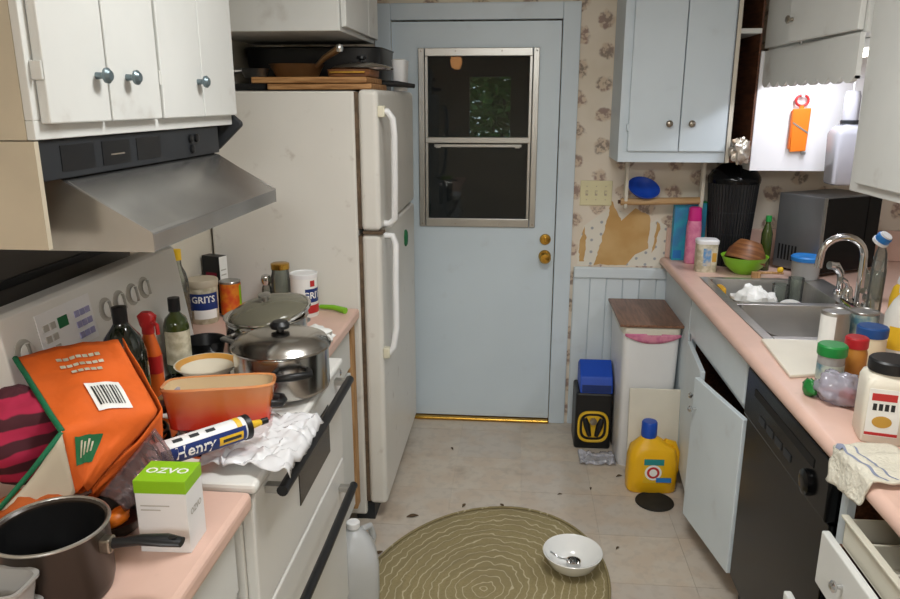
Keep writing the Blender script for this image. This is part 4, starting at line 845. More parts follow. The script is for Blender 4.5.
patch_cyl('label_leaf', 'lime', t, (-1.015, 2.50), 0.0377, CT + 0.02, CT + 0.115, ang_to_cam(-1.015, 2.5) + 0.9, ang_to_cam(-1.015, 2.5) + 1.3)
t = thing('spice_shaker', 'small glass shaker with steel ball top in front of the refrigerator', 'shaker', (-0.903, 2.565, CT))
MB().lathe([(0.016, 0), (0.018, 0.004), (0.018, 0.085), (0.012, 0.105)], 20).build('body', 'jar_glass', t, smooth=True, local=True)
MB().lathe([(0.013, 0.10), (0.018, 0.108), (0.02, 0.122), (0.015, 0.136), (0.001, 0.141)], 20).build('top', 'chrome', t, smooth=True, local=True)
t = thing('glass_jar', 'tall glass jar with gold lid and brown contents beside the white canister', 'jar', (-0.848, 2.565, CT))
MB().lathe([(0.032, 0), (0.035, 0.004), (0.035, 0.135), (0.031, 0.15), (0.031, 0.165), (0.029, 0.165), (0.029, 0.15), (0.033, 0.134), (0.033, 0.006), (0.001, 0.006)], 28).build('body', 'jar_glass', t, smooth=True, local=True)
MB().lathe([(0.0318, 0.007), (0.0318, 0.06), (0.001, 0.065)], 28).build('contents', 'dark_wood', t, smooth=True, local=True)
MB().lathe([(0.0335, 0.162), (0.0335, 0.181), (0.03, 0.183), (0.001, 0.183)], 28).build('lid', 'brass', t, smooth=True, local=True)
t = thing('canister', 'white cardboard canister of grits with blue label by the refrigerator', 'canister', (-0.752, 2.53, CT))
MB().lathe([(0.047, 0), (0.048, 0.002), (0.048, 0.145)], 34).build('body', 'white_print', t, smooth=True, local=True)
MB().lathe([(0.05, 0.142), (0.05, 0.156), (0.046, 0.158), (0.044, 0.154), (0.001, 0.154)], 34).build('lid', 'white_plastic', t, smooth=True, local=True)
ac = ang_to_cam(-0.752, 2.53)
patch_cyl('label_patch', 'navy_label', t, (-0.752, 2.53), 0.0485, CT + 0.055, CT + 0.105, ac + 0.05, ac + 1.7)
text_cyl('lettering', 'GRITS', 0.034, 'white_print', t, (-0.752, 2.53), 0.0492, CT + 0.08, ac + 0.78)
patch_cyl('label_badge', 'red_print', t, (-0.752, 2.53), 0.0487, CT + 0.113, CT + 0.135, ac + 0.45, ac + 0.85); patch_cyl('label_band', 'red_print', t, (-0.752, 2.53), 0.0487, CT + 0.015, CT + 0.045, ac + 0.2, ac + 1.7)
t = thing('utensil', 'green plastic handled utensil on the short pink counter', 'utensil', (-0.67, 2.58, CT))
MB().tube([(-0.715, 2.60, CT + 0.012), (-0.66, 2.585, CT + 0.014), (-0.61, 2.555, CT + 0.011)], [0.008, 0.010, 0.012], 10).build('handle', 'lime_bowl', t, smooth=True); MB().tube([(-0.715, 2.60, CT + 0.012), (-0.80, 2.61, CT + 0.006)], 0.004, 8).build('shaft', 'tin', t, smooth=True)
o = blob((-0.625, 2.20, CT + 0.028), (0.05, 0.055, 0.026), 11, 0.45, 28, 16, 2.6, flat=CT).build('napkin', 'white_print', None, smooth=True); single(o, 'crumpled white paper at the end of the short counter', 'paper')
t = bottle('glass_bottle', 'clear bottle with yellow cap squeezed behind the range backguard', (-1.107, 2.30, CT), [(0.028, 0), (0.03, 0.004), (0.03, 0.17), (0.024, 0.20), (0.013, 0.225), (0.012, 0.25)], 'jar_glass', [(0.0145, 0.245), (0.0145, 0.28), (0.001, 0.282)], 'yellow')
MB().lathe([(0.0285, 0.005), (0.0285, 0.13), (0.001, 0.131)], 24).build('contents', 'oats', t, smooth=True, local=True)
o = MB().prism([(-0.90, 1.52), (-0.868, 1.523), (-0.793, 1.592), (-0.795, 1.603), (-0.826, 1.629), (-0.90, 1.60)], 'y', 2.1305, 2.15).build('pot_holder', 'charcoal', None, 0.008)
single(o, 'dark quilted pot holder hanging at the far end of the left wall cabinet', 'pot holder')

# ================================================================== on top of the refrigerator
FT = 1.7005
for (x0, x1, y0, y1, z, rot, lab) in ((-0.90, -0.52, 2.70, 3.02, FT, 0.0, 'lower wooden cutting board on top of the refrigerator'), (-0.955, -0.535, 2.69, 3.0, FT + 0.0225, 0.0, 'upper wooden cutting board on top of the refrigerator')):
    single(box('cutting_board', 'board_wood', None, x0, x1, y0, y1, z, z + 0.021, 0.004), lab, 'cutting board', 'cutting boards on the refrigerator')
z = FT + 0.0445
def fpan(loc, R, H, label, m, ang, hl, hm, tilt=0.06):
    t = thing('frying_pan', label, 'frying pan', loc)
    MB().lathe([(R * 0.72, 0), (R * 0.78, 0.004), (R, H), (R + 0.004, H + 0.003), (R - 0.002, H), (R * 0.76, 0.008), (0.001, 0.007)], 36).build('body', m, t, smooth=True, local=True)
    c_, s_ = math.cos(ang), math.sin(ang)
    hd = MB().tube([(c_ * R, s_ * R, H - 0.006), (c_ * (R + hl * 0.4), s_ * (R + hl * 0.4), H + hl * tilt), (c_ * (R + hl), s_ * (R + hl), H + hl * tilt * 2.2)], [0.008, 0.011, 0.013], 10).build('handle', hm, t, smooth=True, local=True)
    MB().lathe([(0.012, -0.012), (0.013, 0), (0.012, 0.012)], 12, c=(c_ * (R + hl), s_ * (R + hl), H + hl * tilt * 2.2)).build('handle_tip', 'chrome', hd, smooth=True, local=True)
    return t
fpan((-0.83, 2.85, z), 0.10, 0.045, 'bronze frying pan with raised handle on the cutting boards', 'bronze', math.radians(-30), 0.12, 'bronze', 0.2)
fpan((-0.99, 2.84, z), 0.052, 0.03, 'small steel pan with long handle at the left end of the refrigerator top', 'tin', math.radians(215), 0.10, 'tin', -0.1)
t = thing('shade_filler', 'large black pan shape added to darken the back of the refrigerator top', 'pan', (-0.83, 3.28, FT))  # dark object added and enlarged to stand in for shade above the refrigerator
MB().rings([superring(-0.84, 3.28, a, b_, FT + zz, 40, 6) for a, b_, zz in ((0.27, 0.20, 0), (0.275, 0.205, 0.004), (0.285, 0.22, 0.165), (0.29, 0.23, 0.17), (0.275, 0.215, 0.165), (0.26, 0.20, 0.008))]).build('body', 'nonstick', t, smooth=True)
o = MB().rings([superring(-0.99, 2.79, a, b_, FT + zz, 32, 5) for a, b_, zz in ((0.085, 0.08, 0), (0.09, 0.085, 0.004), (0.095, 0.09, 0.0215))]).build('baking_tin', 'nonstick', None, smooth=True); single(o, 'black baking tin under the left end of the cutting boards', 'baking tin')
t = thing('griddle', 'brown griddle plate with highlight strip stacked at the front of the refrigerator top', 'griddle', (-0.62, 2.85, z))
MB().rings([superring(-0.615, 2.86, a, b_, z + zz, 36, 6) for a, b_, zz in ((0.075, 0.11, 0), (0.08, 0.115, 0.003), (0.082, 0.117, 0.026), (0.076, 0.111, 0.026), (0.072, 0.107, 0.008))]).build('plate', 'brown_bowl', t, smooth=True)
box('highlight_strip', 'brass', t, -0.68, -0.55, 2.738, 2.744, z + 0.012, z + 0.02, 0.002)  # brass strip put in as the gold highlight along the griddle
t = thing('pan_lid', 'round steel pan lid resting on the griddle above the freezer door', 'pan lid', (-0.60, 2.93, z + 0.03))
MB().lathe([(0.12, 0), (0.122, 0.006), (0.115, 0.012), (0.06, 0.026), (0.001, 0.03)], 40).build('dome', 'brushed_pot', t, smooth=True, local=True)
MB().lathe([(0.008, 0.028), (0.008, 0.036), (0.02, 0.042), (0.018, 0.052), (0.001, 0.054)], 18).build('knob', 'black_plastic', t, smooth=True, local=True)
t = thing('utensil', 'black handled utensil sticking out past the freezer door', 'utensil', (-0.47, 3.1, FT))
MB().tube([(-0.56, 3.10, FT + 0.03), (-0.50, 3.13, FT + 0.028), (-0.43, 3.17, FT + 0.02)], [0.012, 0.013, 0.009], 10).build('handle', 'black_plastic', t, smooth=True)
MB().rings([superring(-0.57, 3.08, 0.03, 0.05, FT + zz, 20, 4) for zz in (0, 0.02)]).build('head', 'black_plastic', t, smooth=True)
o = MB().rings([superring(-0.50, 3.25, a, b_, FT + zz, 24, 4) for a, b_, zz in ((0.025, 0.06, 0.0), (0.03, 0.065, 0.10), (0.032, 0.067, 0.125), (0.02, 0.05, 0.13))]).build('plastic_tray', 'white_plastic', None, smooth=True); single(o, 'white plastic tub at the far end of the refrigerator top', 'tub')

# ================================================================== floor things
t = thing('rug', 'oval olive braided rug with pale wavy lines on the kitchen floor', 'rug', (-0.08, 2.25, 0.0005), math.radians(160))
NR, NS = 44, 96
vs = [(0, 0, 0.008)]; fs = []; uvs = {0: (0, 0)}
for j in range(1, NR + 1):
    for i in range(NS):
        a = 2 * PI * i / NS; k = j / NR; zz = 0.007 + 0.002 * math.sin(j * PI / 2) + 0.001 * noise.noise(Vector((k * 9, a * 3, 0)))
        if j == NR: zz = 0.0
        e = 1 + 0.006 * noise.noise(Vector((math.cos(a) * 3, math.sin(a) * 3, 1)))
        uvs[len(vs)] = (k, i / NS); vs.append((0.423 * k * e * math.cos(a), 0.561 * k * e * math.sin(a), zz))
for i in range(NS): fs.append((0, 1 + i, 1 + (i + 1) % NS))
for j in range(NR - 1):
    for i in range(NS): fs.append((1 + j * NS + i, 1 + (j + 1) * NS + i, 1 + (j + 1) * NS + (i + 1) % NS, 1 + j * NS + (i + 1) % NS))
mb = MB(); mb.add(vs, fs); o = mb.build('weave', 'rug', t, smooth='all', local=True)
ul = o.data.uv_layers.new(name='UVMap')
for p in o.data.polygons:
    us = [uvs[vi] for vi in p.vertices]; wrap = max(u[1] for u in us) - min(u[1] for u in us) > 0.5
    for li, u in zip(p.loop_indices, us): ul.data[li].uv = (u[0], u[1] + 1 if wrap and u[1] < 0.5 else u[1])
MB().tube([(0.425 * math.cos(2 * PI * k / 72), 0.563 * math.sin(2 * PI * k / 72), 0.005) for k in range(73)], 0.005, 6).build('edge_binding', 'rug', t, smooth='all', local=True)
t = thing('bowl', 'white ceramic bowl with a chrome drain cup inside on the rug', 'bowl', (0.235, 2.385, 0.0095))
MB().lathe([(0.045, 0), (0.05, 0.003), (0.082, 0.028), (0.102, 0.064), (0.108, 0.076), (0.106, 0.079), (0.101, 0.076), (0.078, 0.032), (0.045, 0.010), (0.001, 0.009)], 44).build('body', 'white_ceramic', t, smooth=True, local=True)
cup = MB().lathe([(0.024, 0.010), (0.027, 0.02), (0.027, 0.036), (0.024, 0.036), (0.021, 0.014), (0.001, 0.013)], 24).build('spoon_cup', 'chrome', None, smooth=True, local=True)
cup.location = (0.24, 2.385, 0.0105); tag(cup, 'small chrome cup lying inside the white bowl', 'cup'); cup.name = 'metal_cup'
sp = MB().tube([(-0.02, 0.0, 0.036), (-0.05, 0.005, 0.038), (-0.085, 0.012, 0.058)], [0.004, 0.003, 0.004], 8).build('spoon', 'chrome', None, smooth=True); sp.location = (0.24, 2.385, 0.012); tag(sp, 'thin metal spoon handle leaning in the white bowl', 'spoon')
def jug(label, loc):
    t = thing('milk_jug', label, 'jug', loc, math.radians(20))
    rl = []
    for (a, b_, zz, e) in ((0.062, 0.062, 0, 5), (0.07, 0.07, 0.006, 5), (0.073, 0.073, 0.05, 5), (0.073, 0.073, 0.14, 4.5), (0.068, 0.068, 0.18, 3.5), (0.048, 0.048, 0.22, 2.5), (0.028, 0.028, 0.243, 2), (0.018, 0.018, 0.25, 2), (0.018, 0.018, 0.262, 2)): rl.append(superring(0, 0, a, b_, zz, 36, e))
    MB().rings(rl).build('body', 'frosted_jug', t, smooth=True, local=True)
    MB().lathe([(0.021, 0.258), (0.021, 0.274), (0.018, 0.277), (0.001, 0.277)], 24).build('cap', 'white_plastic', t, smooth=True, local=True)
    MB().tube([(0.03, 0.03, 0.225), (0.06, 0.06, 0.215), (0.072, 0.072, 0.17), (0.06, 0.06, 0.11)], 0.011, 10).build('handle', 'frosted_jug', t, smooth=True, local=True)
    return t
jug('frosted gallon jug with white cap on the floor by the range', (-0.518, 2.165, 0.0098)).scale = (1.07, 1.07, 1.05)
# white bin with brown lid
t = thing('trash_bin', 'tall white bin with brown wood-look lid below the torn wallpaper', 'bin', (0.625, 3.42, 0.0))
MB().rings([superring(0.62, 3.43, a, b_, zz, 40, 10) for a, b_, zz in ((0.115, 0.205, 0), (0.118, 0.208, 0.006), (0.128, 0.222, 0.655), (0.128, 0.222, 0.66))]).build('body', 'white_plastic', t, smooth=True)
MB().rings([superring(0.62, 3.43, a, b_, zz, 40, 9) for a, b_, zz in ((0.133, 0.226, 0.655), (0.134, 0.228, 0.685), (0.128, 0.222, 0.69))]).build('rim', 'jug_cream', t, smooth=True)
MB().box(0.475, 0.7535, 3.195, 3.655, 0.691, 0.703).build('lid', 'brown_laminate', t, 0.003)
MB().grid(lambda u, v: (0.50 + 0.245 * u, 3.203 - 0.004 * math.sin(u * 9), 0.66 - (0.012 + 0.035 * math.sin(PI * u)) * v), 16, 3).build('liner', 'pink_bottle', t, smooth='all', solid=0.001)
o = MB().box(-0.112, 0.112, -0.006, 0.006, 0, 0.415, Matrix.Translation((0.643, 3.125, 0.001)) @ Matrix.Rotation(math.radians(-7), 4, 'X')).build('board', 'jug_cream', None, 0.003); single(o, 'flat off-white board leaning on the front of the white bin', 'board')
# detergent jug
t = thing('detergent_jug', 'yellow laundry detergent jug with blue cap on the floor', 'jug', (0.622, 3.03, 0.0), math.radians(2))
rl = [superring(0, 0, a, b_, zz, 40, e) for a, b_, zz, e in ((0.098, 0.05, 0, 4), (0.106, 0.056, 0.008, 4), (0.108, 0.058, 0.06, 4), (0.106, 0.058, 0.15, 4), (0.095, 0.055, 0.20, 3.5))]
rl += [superring(-0.018 * k / 3, 0, 0.095 - 0.022 * k, 0.055 - 0.010 * k, 0.20 + 0.018 * k, 40, 3.2 - 0.4 * k) for k in (1, 2, 3)]
MB().rings(rl).build('body', 'detergent_yellow', t, smooth=True, local=True)
MB().lathe([(0.032, 0.25), (0.034, 0.258), (0.033, 0.315), (0.029, 0.321), (0.001, 0.321)], 26, c=(-0.02, 0, 0)).build('cap', 'detergent_cap', t, smooth=True, local=True)
MB().tube([(0.05, 0, 0.225), (0.088, 0, 0.215), (0.106, 0, 0.17), (0.107, 0, 0.10), (0.095, 0, 0.06)], [0.015, 0.016, 0.016, 0.016, 0.016], 12).build('handle', 'detergent_yellow', t, smooth=True, local=True)
lp = MB().box(-0.045, 0.04, -0.0605, -0.0585, 0.055, 0.17).build('label_patch', 'yellow', t, local=True)
MB().box(-0.045, 0.04, -0.0615, -0.0605, 0.140, 0.168).build('label_band', 'teal_print', t, local=True)
for rr_, mm, yy in ((0.036, 'white_print', -0.0615), (0.027, 'red_print', -0.0622), (0.017, 'white_print', -0.0628)):
    MB().lathe([(rr_, 0), (rr_, 0.0008)], 26, mtx=Matrix.Translation((-0.004, yy, 0.105)) @ Matrix.Rotation(PI / 2, 4, 'X')).build('logo_disc', mm, t, local=True)
MB().box(0.01, 0.075, -0.0632, -0.0622, 0.06, 0.082, Matrix.Rotation(0.0, 4, 'Y')).build('label_ribbon', 'sky_blue', t, local=True)
# black disc
t = thing('floor_disc', 'flat round black lid lying on the floor before the detergent', 'lid', (0.622, 2.905, 0.0))
MB().lathe([(0.078, 0), (0.081, 0.002), (0.08, 0.006), (0.076, 0.007), (0.074, 0.004), (0.001, 0.004)], 40).build('plate', 'disc_black', t, smooth=True, local=True)
# black case with yellow ringed face, blue bin on top
t = thing('tool_case', 'black case with yellow ringed opening on the floor beside the bin', 'case', (0.402, 3.46, 0.0), 0.0)
MB().box(-0.088, 0.088, -0.07, 0.12, 0, 0.295).build('body', 'black_plastic', t, 0.012, local=True)
yr = [superring(0, 0, 1, 1, 0, 32, 3.5)]
def ringxz(a, b_, y, zc): return [(p[0], y, zc + p[1]) for p in superring(0, 0, a, b_, 0, 36, 3.2)]
MB().rings([ringxz(0.076, 0.082, -0.07, 0.12), ringxz(0.075, 0.081, -0.078, 0.12), ringxz(0.068, 0.074, -0.080, 0.12), ringxz(0.064, 0.070, -0.076, 0.12), ringxz(0.064, 0.070, -0.0705, 0.12)], False).build('yellow_ring', 'yellow', t, smooth=True, local=True)
MB().rings([ringxz(0.052, 0.057, -0.0702, 0.12), ringxz(0.052, 0.057, -0.0715, 0.12)]).build('face_plate', 'yellow', t, local=True)
for sg in (-1, 1):
    MB().tube([(sg * 0.042, -0.076, 0.165), (sg * 0.030, -0.082, 0.13), (sg * 0.016, -0.080, 0.075)], [0.012, 0.017, 0.010], 10).build('clamp_handle', 'black_plastic', t, smooth=True, local=True)
MB().lathe([(0.018, 0), (0.017, 0.012), (0.001, 0.013)], 16, mtx=Matrix.Translation((0, -0.072, 0.15)) @ Matrix.Rotation(PI / 2, 4, 'X')).build('clamp_pivot', 'steel_knob', t, smooth=True, local=True)
t = thing('storage_bin', 'royal blue open plastic bin sitting on the black case', 'bin', (0.41, 3.47, 0.2955), 0.0)
MB().prism([(-0.088, 0.0), (0.095, 0.0), (0.095, 0.10), (0.03, 0.135), (-0.06, 0.075)], 'x', -0.078, 0.078).build('shell', 'royal_blue', t, 0.006, local=True)
MB().box(-0.07, 0.07, -0.0905, -0.088, 0.006, 0.045).build('label_slot', 'navy_label', t, 0.002, local=True)
o = MB().grid(lambda u, v: (0.33 + 0.17 * u, 3.22 + 0.12 * v + 0.03 * noise.noise(Vector((u * 3, v * 3, 1))), 0.004 + 0.03 * abs(noise.noise(Vector((u * 5, v * 4, 3)))) + 0.012 * abs(noise.noise(Vector((u * 12, v * 12, 8))))), 30, 20).build('plastic_wrapper', 'clear_plastic', None, smooth=True, solid=0.001); single(o, 'crinkled clear plastic wrapper on the floor before the black case', 'wrapper')
for (x, y, l, a, lab) in ((-0.189, 2.802, 0.03, 1.2, 'dry leaf scrap at the far rim of the rug, left of the other'), (-0.028, 2.816, 0.03, 2.2, 'dry leaf scrap at the middle of the far rug rim'), (-0.285, 3.329, 0.025, 2.0, 'lone dark leaf scrap on the floor nearest the blue door'),
        (-0.395, 2.70, 0.05, 0.3, 'long brown leaf strip on the floor before the refrigerator'), (-0.489, 2.43, 0.04, 0.8, 'dark leaf scrap between the gallon jug and the rug'), (0.221, 2.93, 0.02, 0.2, 'tiny leaf crumb midway between rug and black lid'),
        (0.36, 2.994, 0.02, 1.5, 'tiny brown crumb left of the detergent jug'), (0.42, 2.545, 0.02, 0.9, 'tiny leaf crumb right of the rug by the white bowl'), (0.50, 3.12, 0.03, 0.5, 'brown leaf scrap at the foot of the white bin')):
    mt = Matrix.Translation((x, y, 0.0015)) @ Matrix.Rotation(a, 4, 'Z')
    o = MB().grid(lambda u, v: (l * (u - 0.5), l * 0.45 * (v - 0.5) * math.sin(PI * min(max(u, 0.06), 0.94)), 0.004 * abs(math.sin(u * 3)) + 0.003 * abs(v - 0.5)), 8, 4)
    o.v = [tuple(mt @ Vector(p)) for p in o.v]; o = o.build('leaf_scrap', 'dried_leaf', None, smooth='all', solid=0.0015); single(o, lab, 'leaf', 'leaf scraps on the floor')

# ================================================================== back wall
t = thing('light_switch', 'ivory triple light switch plate on the wallpaper beside the door', 'light switch', (0.392, BW, 1.16))
MB().box(0.315, 0.470, BW - 0.008, BW - 0.0005, 1.163, 1.285).build('plate', 'ivory_plastic', t, 0.004)
for k in range(3):
    x = 0.347 + 0.0455 * k
    sl_ = MB().box(x - 0.006, x + 0.006, BW - 0.009, BW - 0.0075, 1.212, 1.237).build('toggle_slot', 'tan_tub', t)
    MB().box(x - 0.0042, x + 0.0042, BW - 0.02, BW - 0.008, 1.222, 1.234).build('toggle', 'ivory_plastic', sl_, 0.0015)
    for zz in (1.192, 1.257): MB().lathe([(0.003, 0), (0.002, 0.0015)], 8, mtx=Matrix.Translation((x, BW - 0.008, zz)) @ Matrix.Rotation(PI / 2, 4, 'X')).build('screw', 'tan_tub', t)
t = thing('towel_holder', 'wooden dowel paper towel holder under the back wall cabinet', 'towel holder', (0.70, 3.60, 1.16))
for x in (0.523, 0.875): MB().prism([(3.585, 1.399), (3.62, 1.399), (3.625, 1.22), (3.615, 1.165), (3.59, 1.165), (3.58, 1.22)], 'x', x - 0.008, x + 0.008).build('bracket', 'cream_wall', t, 0.003)
MB().tube([(0.50, 3.60, 1.195), (0.88, 3.60, 1.205)], 0.017, 14).build('dowel', 'dowel_wood', t, smooth=True); MB().tube([(0.488, 3.60, 1.195), (0.515, 3.60, 1.195)], 0.009, 10).build('dowel_end', 'dark_wood', t, smooth=True)
t = thing('bowl', 'blue plastic bowl propped on the wooden towel dowel', 'bowl', (0.60, 3.585, 1.222)); t.rotation_euler = (math.radians(34), math.radians(10), 0)
MB().lathe([(0.035, 0), (0.04, 0.003), (0.07, 0.03), (0.077, 0.042), (0.074, 0.042), (0.066, 0.031), (0.038, 0.007), (0.001, 0.006)], 36, c=(0, 0.045, -0.02)).build('shell', 'royal_blue', t, smooth=True, local=True)

# ================================================================== right counter, far end
t = thing('carton', 'tall teal and blue carton in the far corner of the counter', 'box', (0.838, 3.645, CT))
MB().box(-0.075, 0.075, -0.022, 0.022, 0, 0.28).build('body', 'teal_box', t, 0.002, local=True); MB().box(-0.074, 0.074, -0.021, 0.021, 0.28, 0.287).build('top_flap', 'green_lid', t, local=True); MB().box(-0.07, -0.03, -0.0228, -0.022, 0.01, 0.05).build('label_patch', 'sky_blue', t, local=True)
t = thing('bottle', 'pink bottle with magenta cap before the teal carton', 'bottle', (0.845, 3.565, CT))
MB().rings([superring(0, 0, a, b_, zz, 28, 3) for a, b_, zz in ((0.03, 0.022, 0), (0.034, 0.026, 0.004), (0.034, 0.026, 0.17), (0.03, 0.023, 0.205), (0.026, 0.02, 0.21))]).build('body', 'pink_bottle', t, smooth=True, local=True)
MB().rings([superring(0, 0, a, b_, zz, 28, 3) for a, b_, zz in ((0.030, 0.024, 0.205), (0.031, 0.025, 0.21), (0.028, 0.022, 0.265), (0.02, 0.016, 0.27))]).build('cap', 'magenta', t, smooth=True, local=True)
t = thing('canister', 'small white canister with blue picture at the far end of the counter', 'canister', (0.87, 3.40, CT))
MB().rings([superring(0, 0, a, a * 0.85, zz, 32, 4) for a, zz in ((0.045, 0), (0.046, 0.003), (0.047, 0.13))]).build('body', 'cream_label', t, smooth=True, local=True)
MB().rings([superring(0, 0, a, a * 0.85, zz, 32, 4) for a, zz in ((0.049, 0.128), (0.05, 0.143), (0.045, 0.148))]).build('lid', 'white_plastic', t, smooth=True, local=True)
MB().box(-0.022, 0.012, -0.0412, -0.0396, 0.03, 0.11).build('picture', 'blue_paper', t, local=True); MB().box(0.018, 0.036, -0.0408, -0.0392, 0.05, 0.09).build('picture', 'gold_print', t, local=True)
t = thing('utensil_holder', 'tall ribbed black canister with domed lid in the far right corner', 'canister', (1.01, 3.575, CT))
prof = [(0.085, 0.0), (0.088, 0.004), (0.112, 0.385), (0.112, 0.39)]
mb = MB(); rl = []
for (r_, zz) in prof:
    rl.append([((r_ + 0.0018 * math.cos(i * PI)) * math.cos(2 * PI * i / 96), (r_ + 0.0018 * math.cos(i * PI)) * math.sin(2 * PI * i / 96), zz) for i in range(96)])
mb.rings(rl).build('ribbed_body', 'black_plastic', t, local=True)
MB().lathe([(0.117, 0.385), (0.119, 0.40), (0.117, 0.412), (0.10, 0.44), (0.06, 0.468), (0.03, 0.475), (0.001, 0.476)], 40).build('lid', 'black_gloss', t, smooth=True, local=True)
for zz in (0.15, 0.25): MB().lathe([(0.0975 + (zz - 0.15) * 0.065, zz), (0.0985 + (zz - 0.15) * 0.065, zz + 0.006)], 48, close=False).build('band', 'charcoal', t, smooth=True, local=True)
o = blob((0.955, 3.33, 1.455), (0.038, 0.022, 0.05), 12, 0.6, 26, 18, 2.6).build('foil_bag', 'foil', None, smooth=True); single(o, 'crumpled foil snack bag hanging at the open cabinet bay', 'foil bag')
t = thing('bowl', 'lime green bowl at the far edge of the sink', 'bowl', (1.03, 3.365, CT))
MB().lathe([(0.04, 0), (0.045, 0.004), (0.08, 0.035), (0.1, 0.078), (0.102, 0.081), (0.098, 0.080), (0.076, 0.038), (0.042, 0.009), (0.001, 0.008)], 44).build('shell', 'lime_bowl', t, smooth=True, local=True)
t = thing('bowl', 'brown wooden bowl tipped inside the lime green bowl', 'bowl', (1.035, 3.365, CT + 0.075)); t.rotation_euler = (math.radians(168), math.radians(16), 0); t.scale = (1.15, 1.15, 1.15)
MB().lathe([(0.04, -0.062), (0.045, -0.058), (0.07, -0.02), (0.078, 0.018), (0.075, 0.018), (0.066, -0.018), (0.042, -0.052), (0.001, -0.053)], 40).build('shell', 'brown_bowl', t, smooth=True, local=True)
t = bottle('bottle', 'slim green bottle between the black canister and the microwave', (1.142, 3.44, CT), [(0.022, 0), (0.024, 0.004), (0.024, 0.17), (0.016, 0.2), (0.011, 0.215), (0.011, 0.235)], 'olive_glass', [(0.013, 0.225), (0.013, 0.25), (0.001, 0.252)], 'green_lid')
# microwave set diagonally
t = thing('microwave', 'silver microwave with black glass door angled in the right corner', 'microwave', (1.323, 3.285, CT), math.radians(30))
MB().box(0.0, 0.36, 0.012, 0.248, 0.012, 0.35).build('body', 'mw_silver', t, 0.004, local=True)
MB().box(0.0065, 0.27, 0.0, 0.0115, 0.018, 0.345).build('door', 'dw_black', t, 0.003, local=True)
MB().box(0.272, 0.357, 0.0, 0.0115, 0.018, 0.345).build('control_panel', 'dw_black', t, 0.003, local=True)
MB().box(0.0, 0.006, -0.001, 0.012, 0.012, 0.35).build('edge_trim', 'aluminium', t, local=True)
for k in range(6): MB().box(-0.0012, 0.0008, 0.125 + 0.018 * k, 0.134 + 0.018 * k, 0.05, 0.12).build('vent_slot', 'black_plastic', t, local=True)
for (a, b_) in ((0.03, 0.04), (0.33, 0.04), (0.03, 0.21), (0.33, 0.21)): MB().lathe([(0.015, 0.0), (0.015, 0.012)], 12, c=(a, b_, 0)).build('foot', 'black_plastic', t, local=True)
# around the back of the sink
t = thing('plastic_tub', 'clear tub with sky blue lid before the microwave', 'tub', (1.26, 3.262, zt))
MB().lathe([(0.05, 0), (0.054, 0.004), (0.06, 0.085)], 32).build('body', 'storage_plastic', t, smooth=True, local=True); MB().lathe([(0.063, 0.08), (0.064, 0.096), (0.058, 0.102), (0.05, 0.099), (0.001, 0.099)], 32).build('lid', 'sky_blue', t, smooth=True, local=True)
def glass(label, loc, R, H):
    t = thing('drinking_glass', label, 'glass', loc, group='drinking glasses by the sink')
    MB().lathe([(R * 0.78, 0), (R * 0.8, 0.003), (R, H), (R - 0.002, H), (R * 0.76, 0.008), (0.001, 0.007)], 26).build('body', 'jar_glass', t, smooth=True, local=True)
glass('clear drinking glass standing in the far sink bowl', (1.10, 3.08, CT - 0.171), 0.033, 0.19); glass('taller clear drinking glass in the corner of the far sink bowl', (1.175, 3.12, CT - 0.171), 0.032, 0.21)
t = thing('wooden_spoon', 'wooden spoon lying behind the sink by the lime bowl', 'spoon', (1.12, 3.27, zt))
MB().tube([(1.06, 3.262, zt + 0.021), (1.12, 3.262, zt + 0.022), (1.17, 3.262, zt + 0.02)], [0.006, 0.006, 0.005], 8).build('handle', 'raw_wood', t, smooth=True); MB().rings([superring(1.045 + 0.01, 3.262, 0.02, 0.014, zt + zz, 18, 2) for zz in (0.0005, 0.024)]).build('spoon_bowl', 'raw_wood', t, smooth=True)
o = blob((1.155, 3.262, zt + 0.036), (0.014, 0.012, 0.012), 3, 0.2, 14, 10).build('lemon_peel', 'yellow', None, smooth='all'); single(o, 'small yellow scrap resting on the wooden spoon', 'food scrap')
# in the sink
o = blob((0.985, 3.02, CT - 0.075), (0.085, 0.085, 0.085), 14, 0.45, 36, 22, 2.4, flat=CT - 0.169).build('plastic_bag', 'white_print', None, smooth=True); single(o, 'white plastic bag bunched in the far sink bowl', 'plastic bag')
t = thing('plate', 'white plate leaning in the far sink bowl', 'plate', (1.11, 2.93, CT - 0.14)); t.rotation_euler = (math.radians(62), 0, math.radians(4))
MB().lathe([(0.04, 0), (0.045, 0.002), (0.072, 0.010), (0.07, 0.013), (0.045, 0.005), (0.001, 0.004)], 36, c=(0, 0.06, 0)).build('disc', 'white_ceramic', t, smooth=True, local=True)
o = MB().rings([superring(0.868, 3.10, a, b_, CT + zz, 22, 4) for a, b_, zz in ((0.012, 0.04, -0.09), (0.014, 0.043, -0.085), (0.013, 0.043, -0.005), (0.011, 0.04, 0.0))]).build('sponge', 'sponge', None, smooth=True); single(o, 'golden yellow sponge against the side of the far sink bowl', 'sponge')
o = blob((0.91, 2.47, CT - 0.158), (0.03, 0.02, 0.009), 6, 0.4, 18, 10).build('food_scrap', 'yellow', None, smooth='all'); single(o, 'yellow food scraps at the bottom of the near sink bowl', 'food scrap')
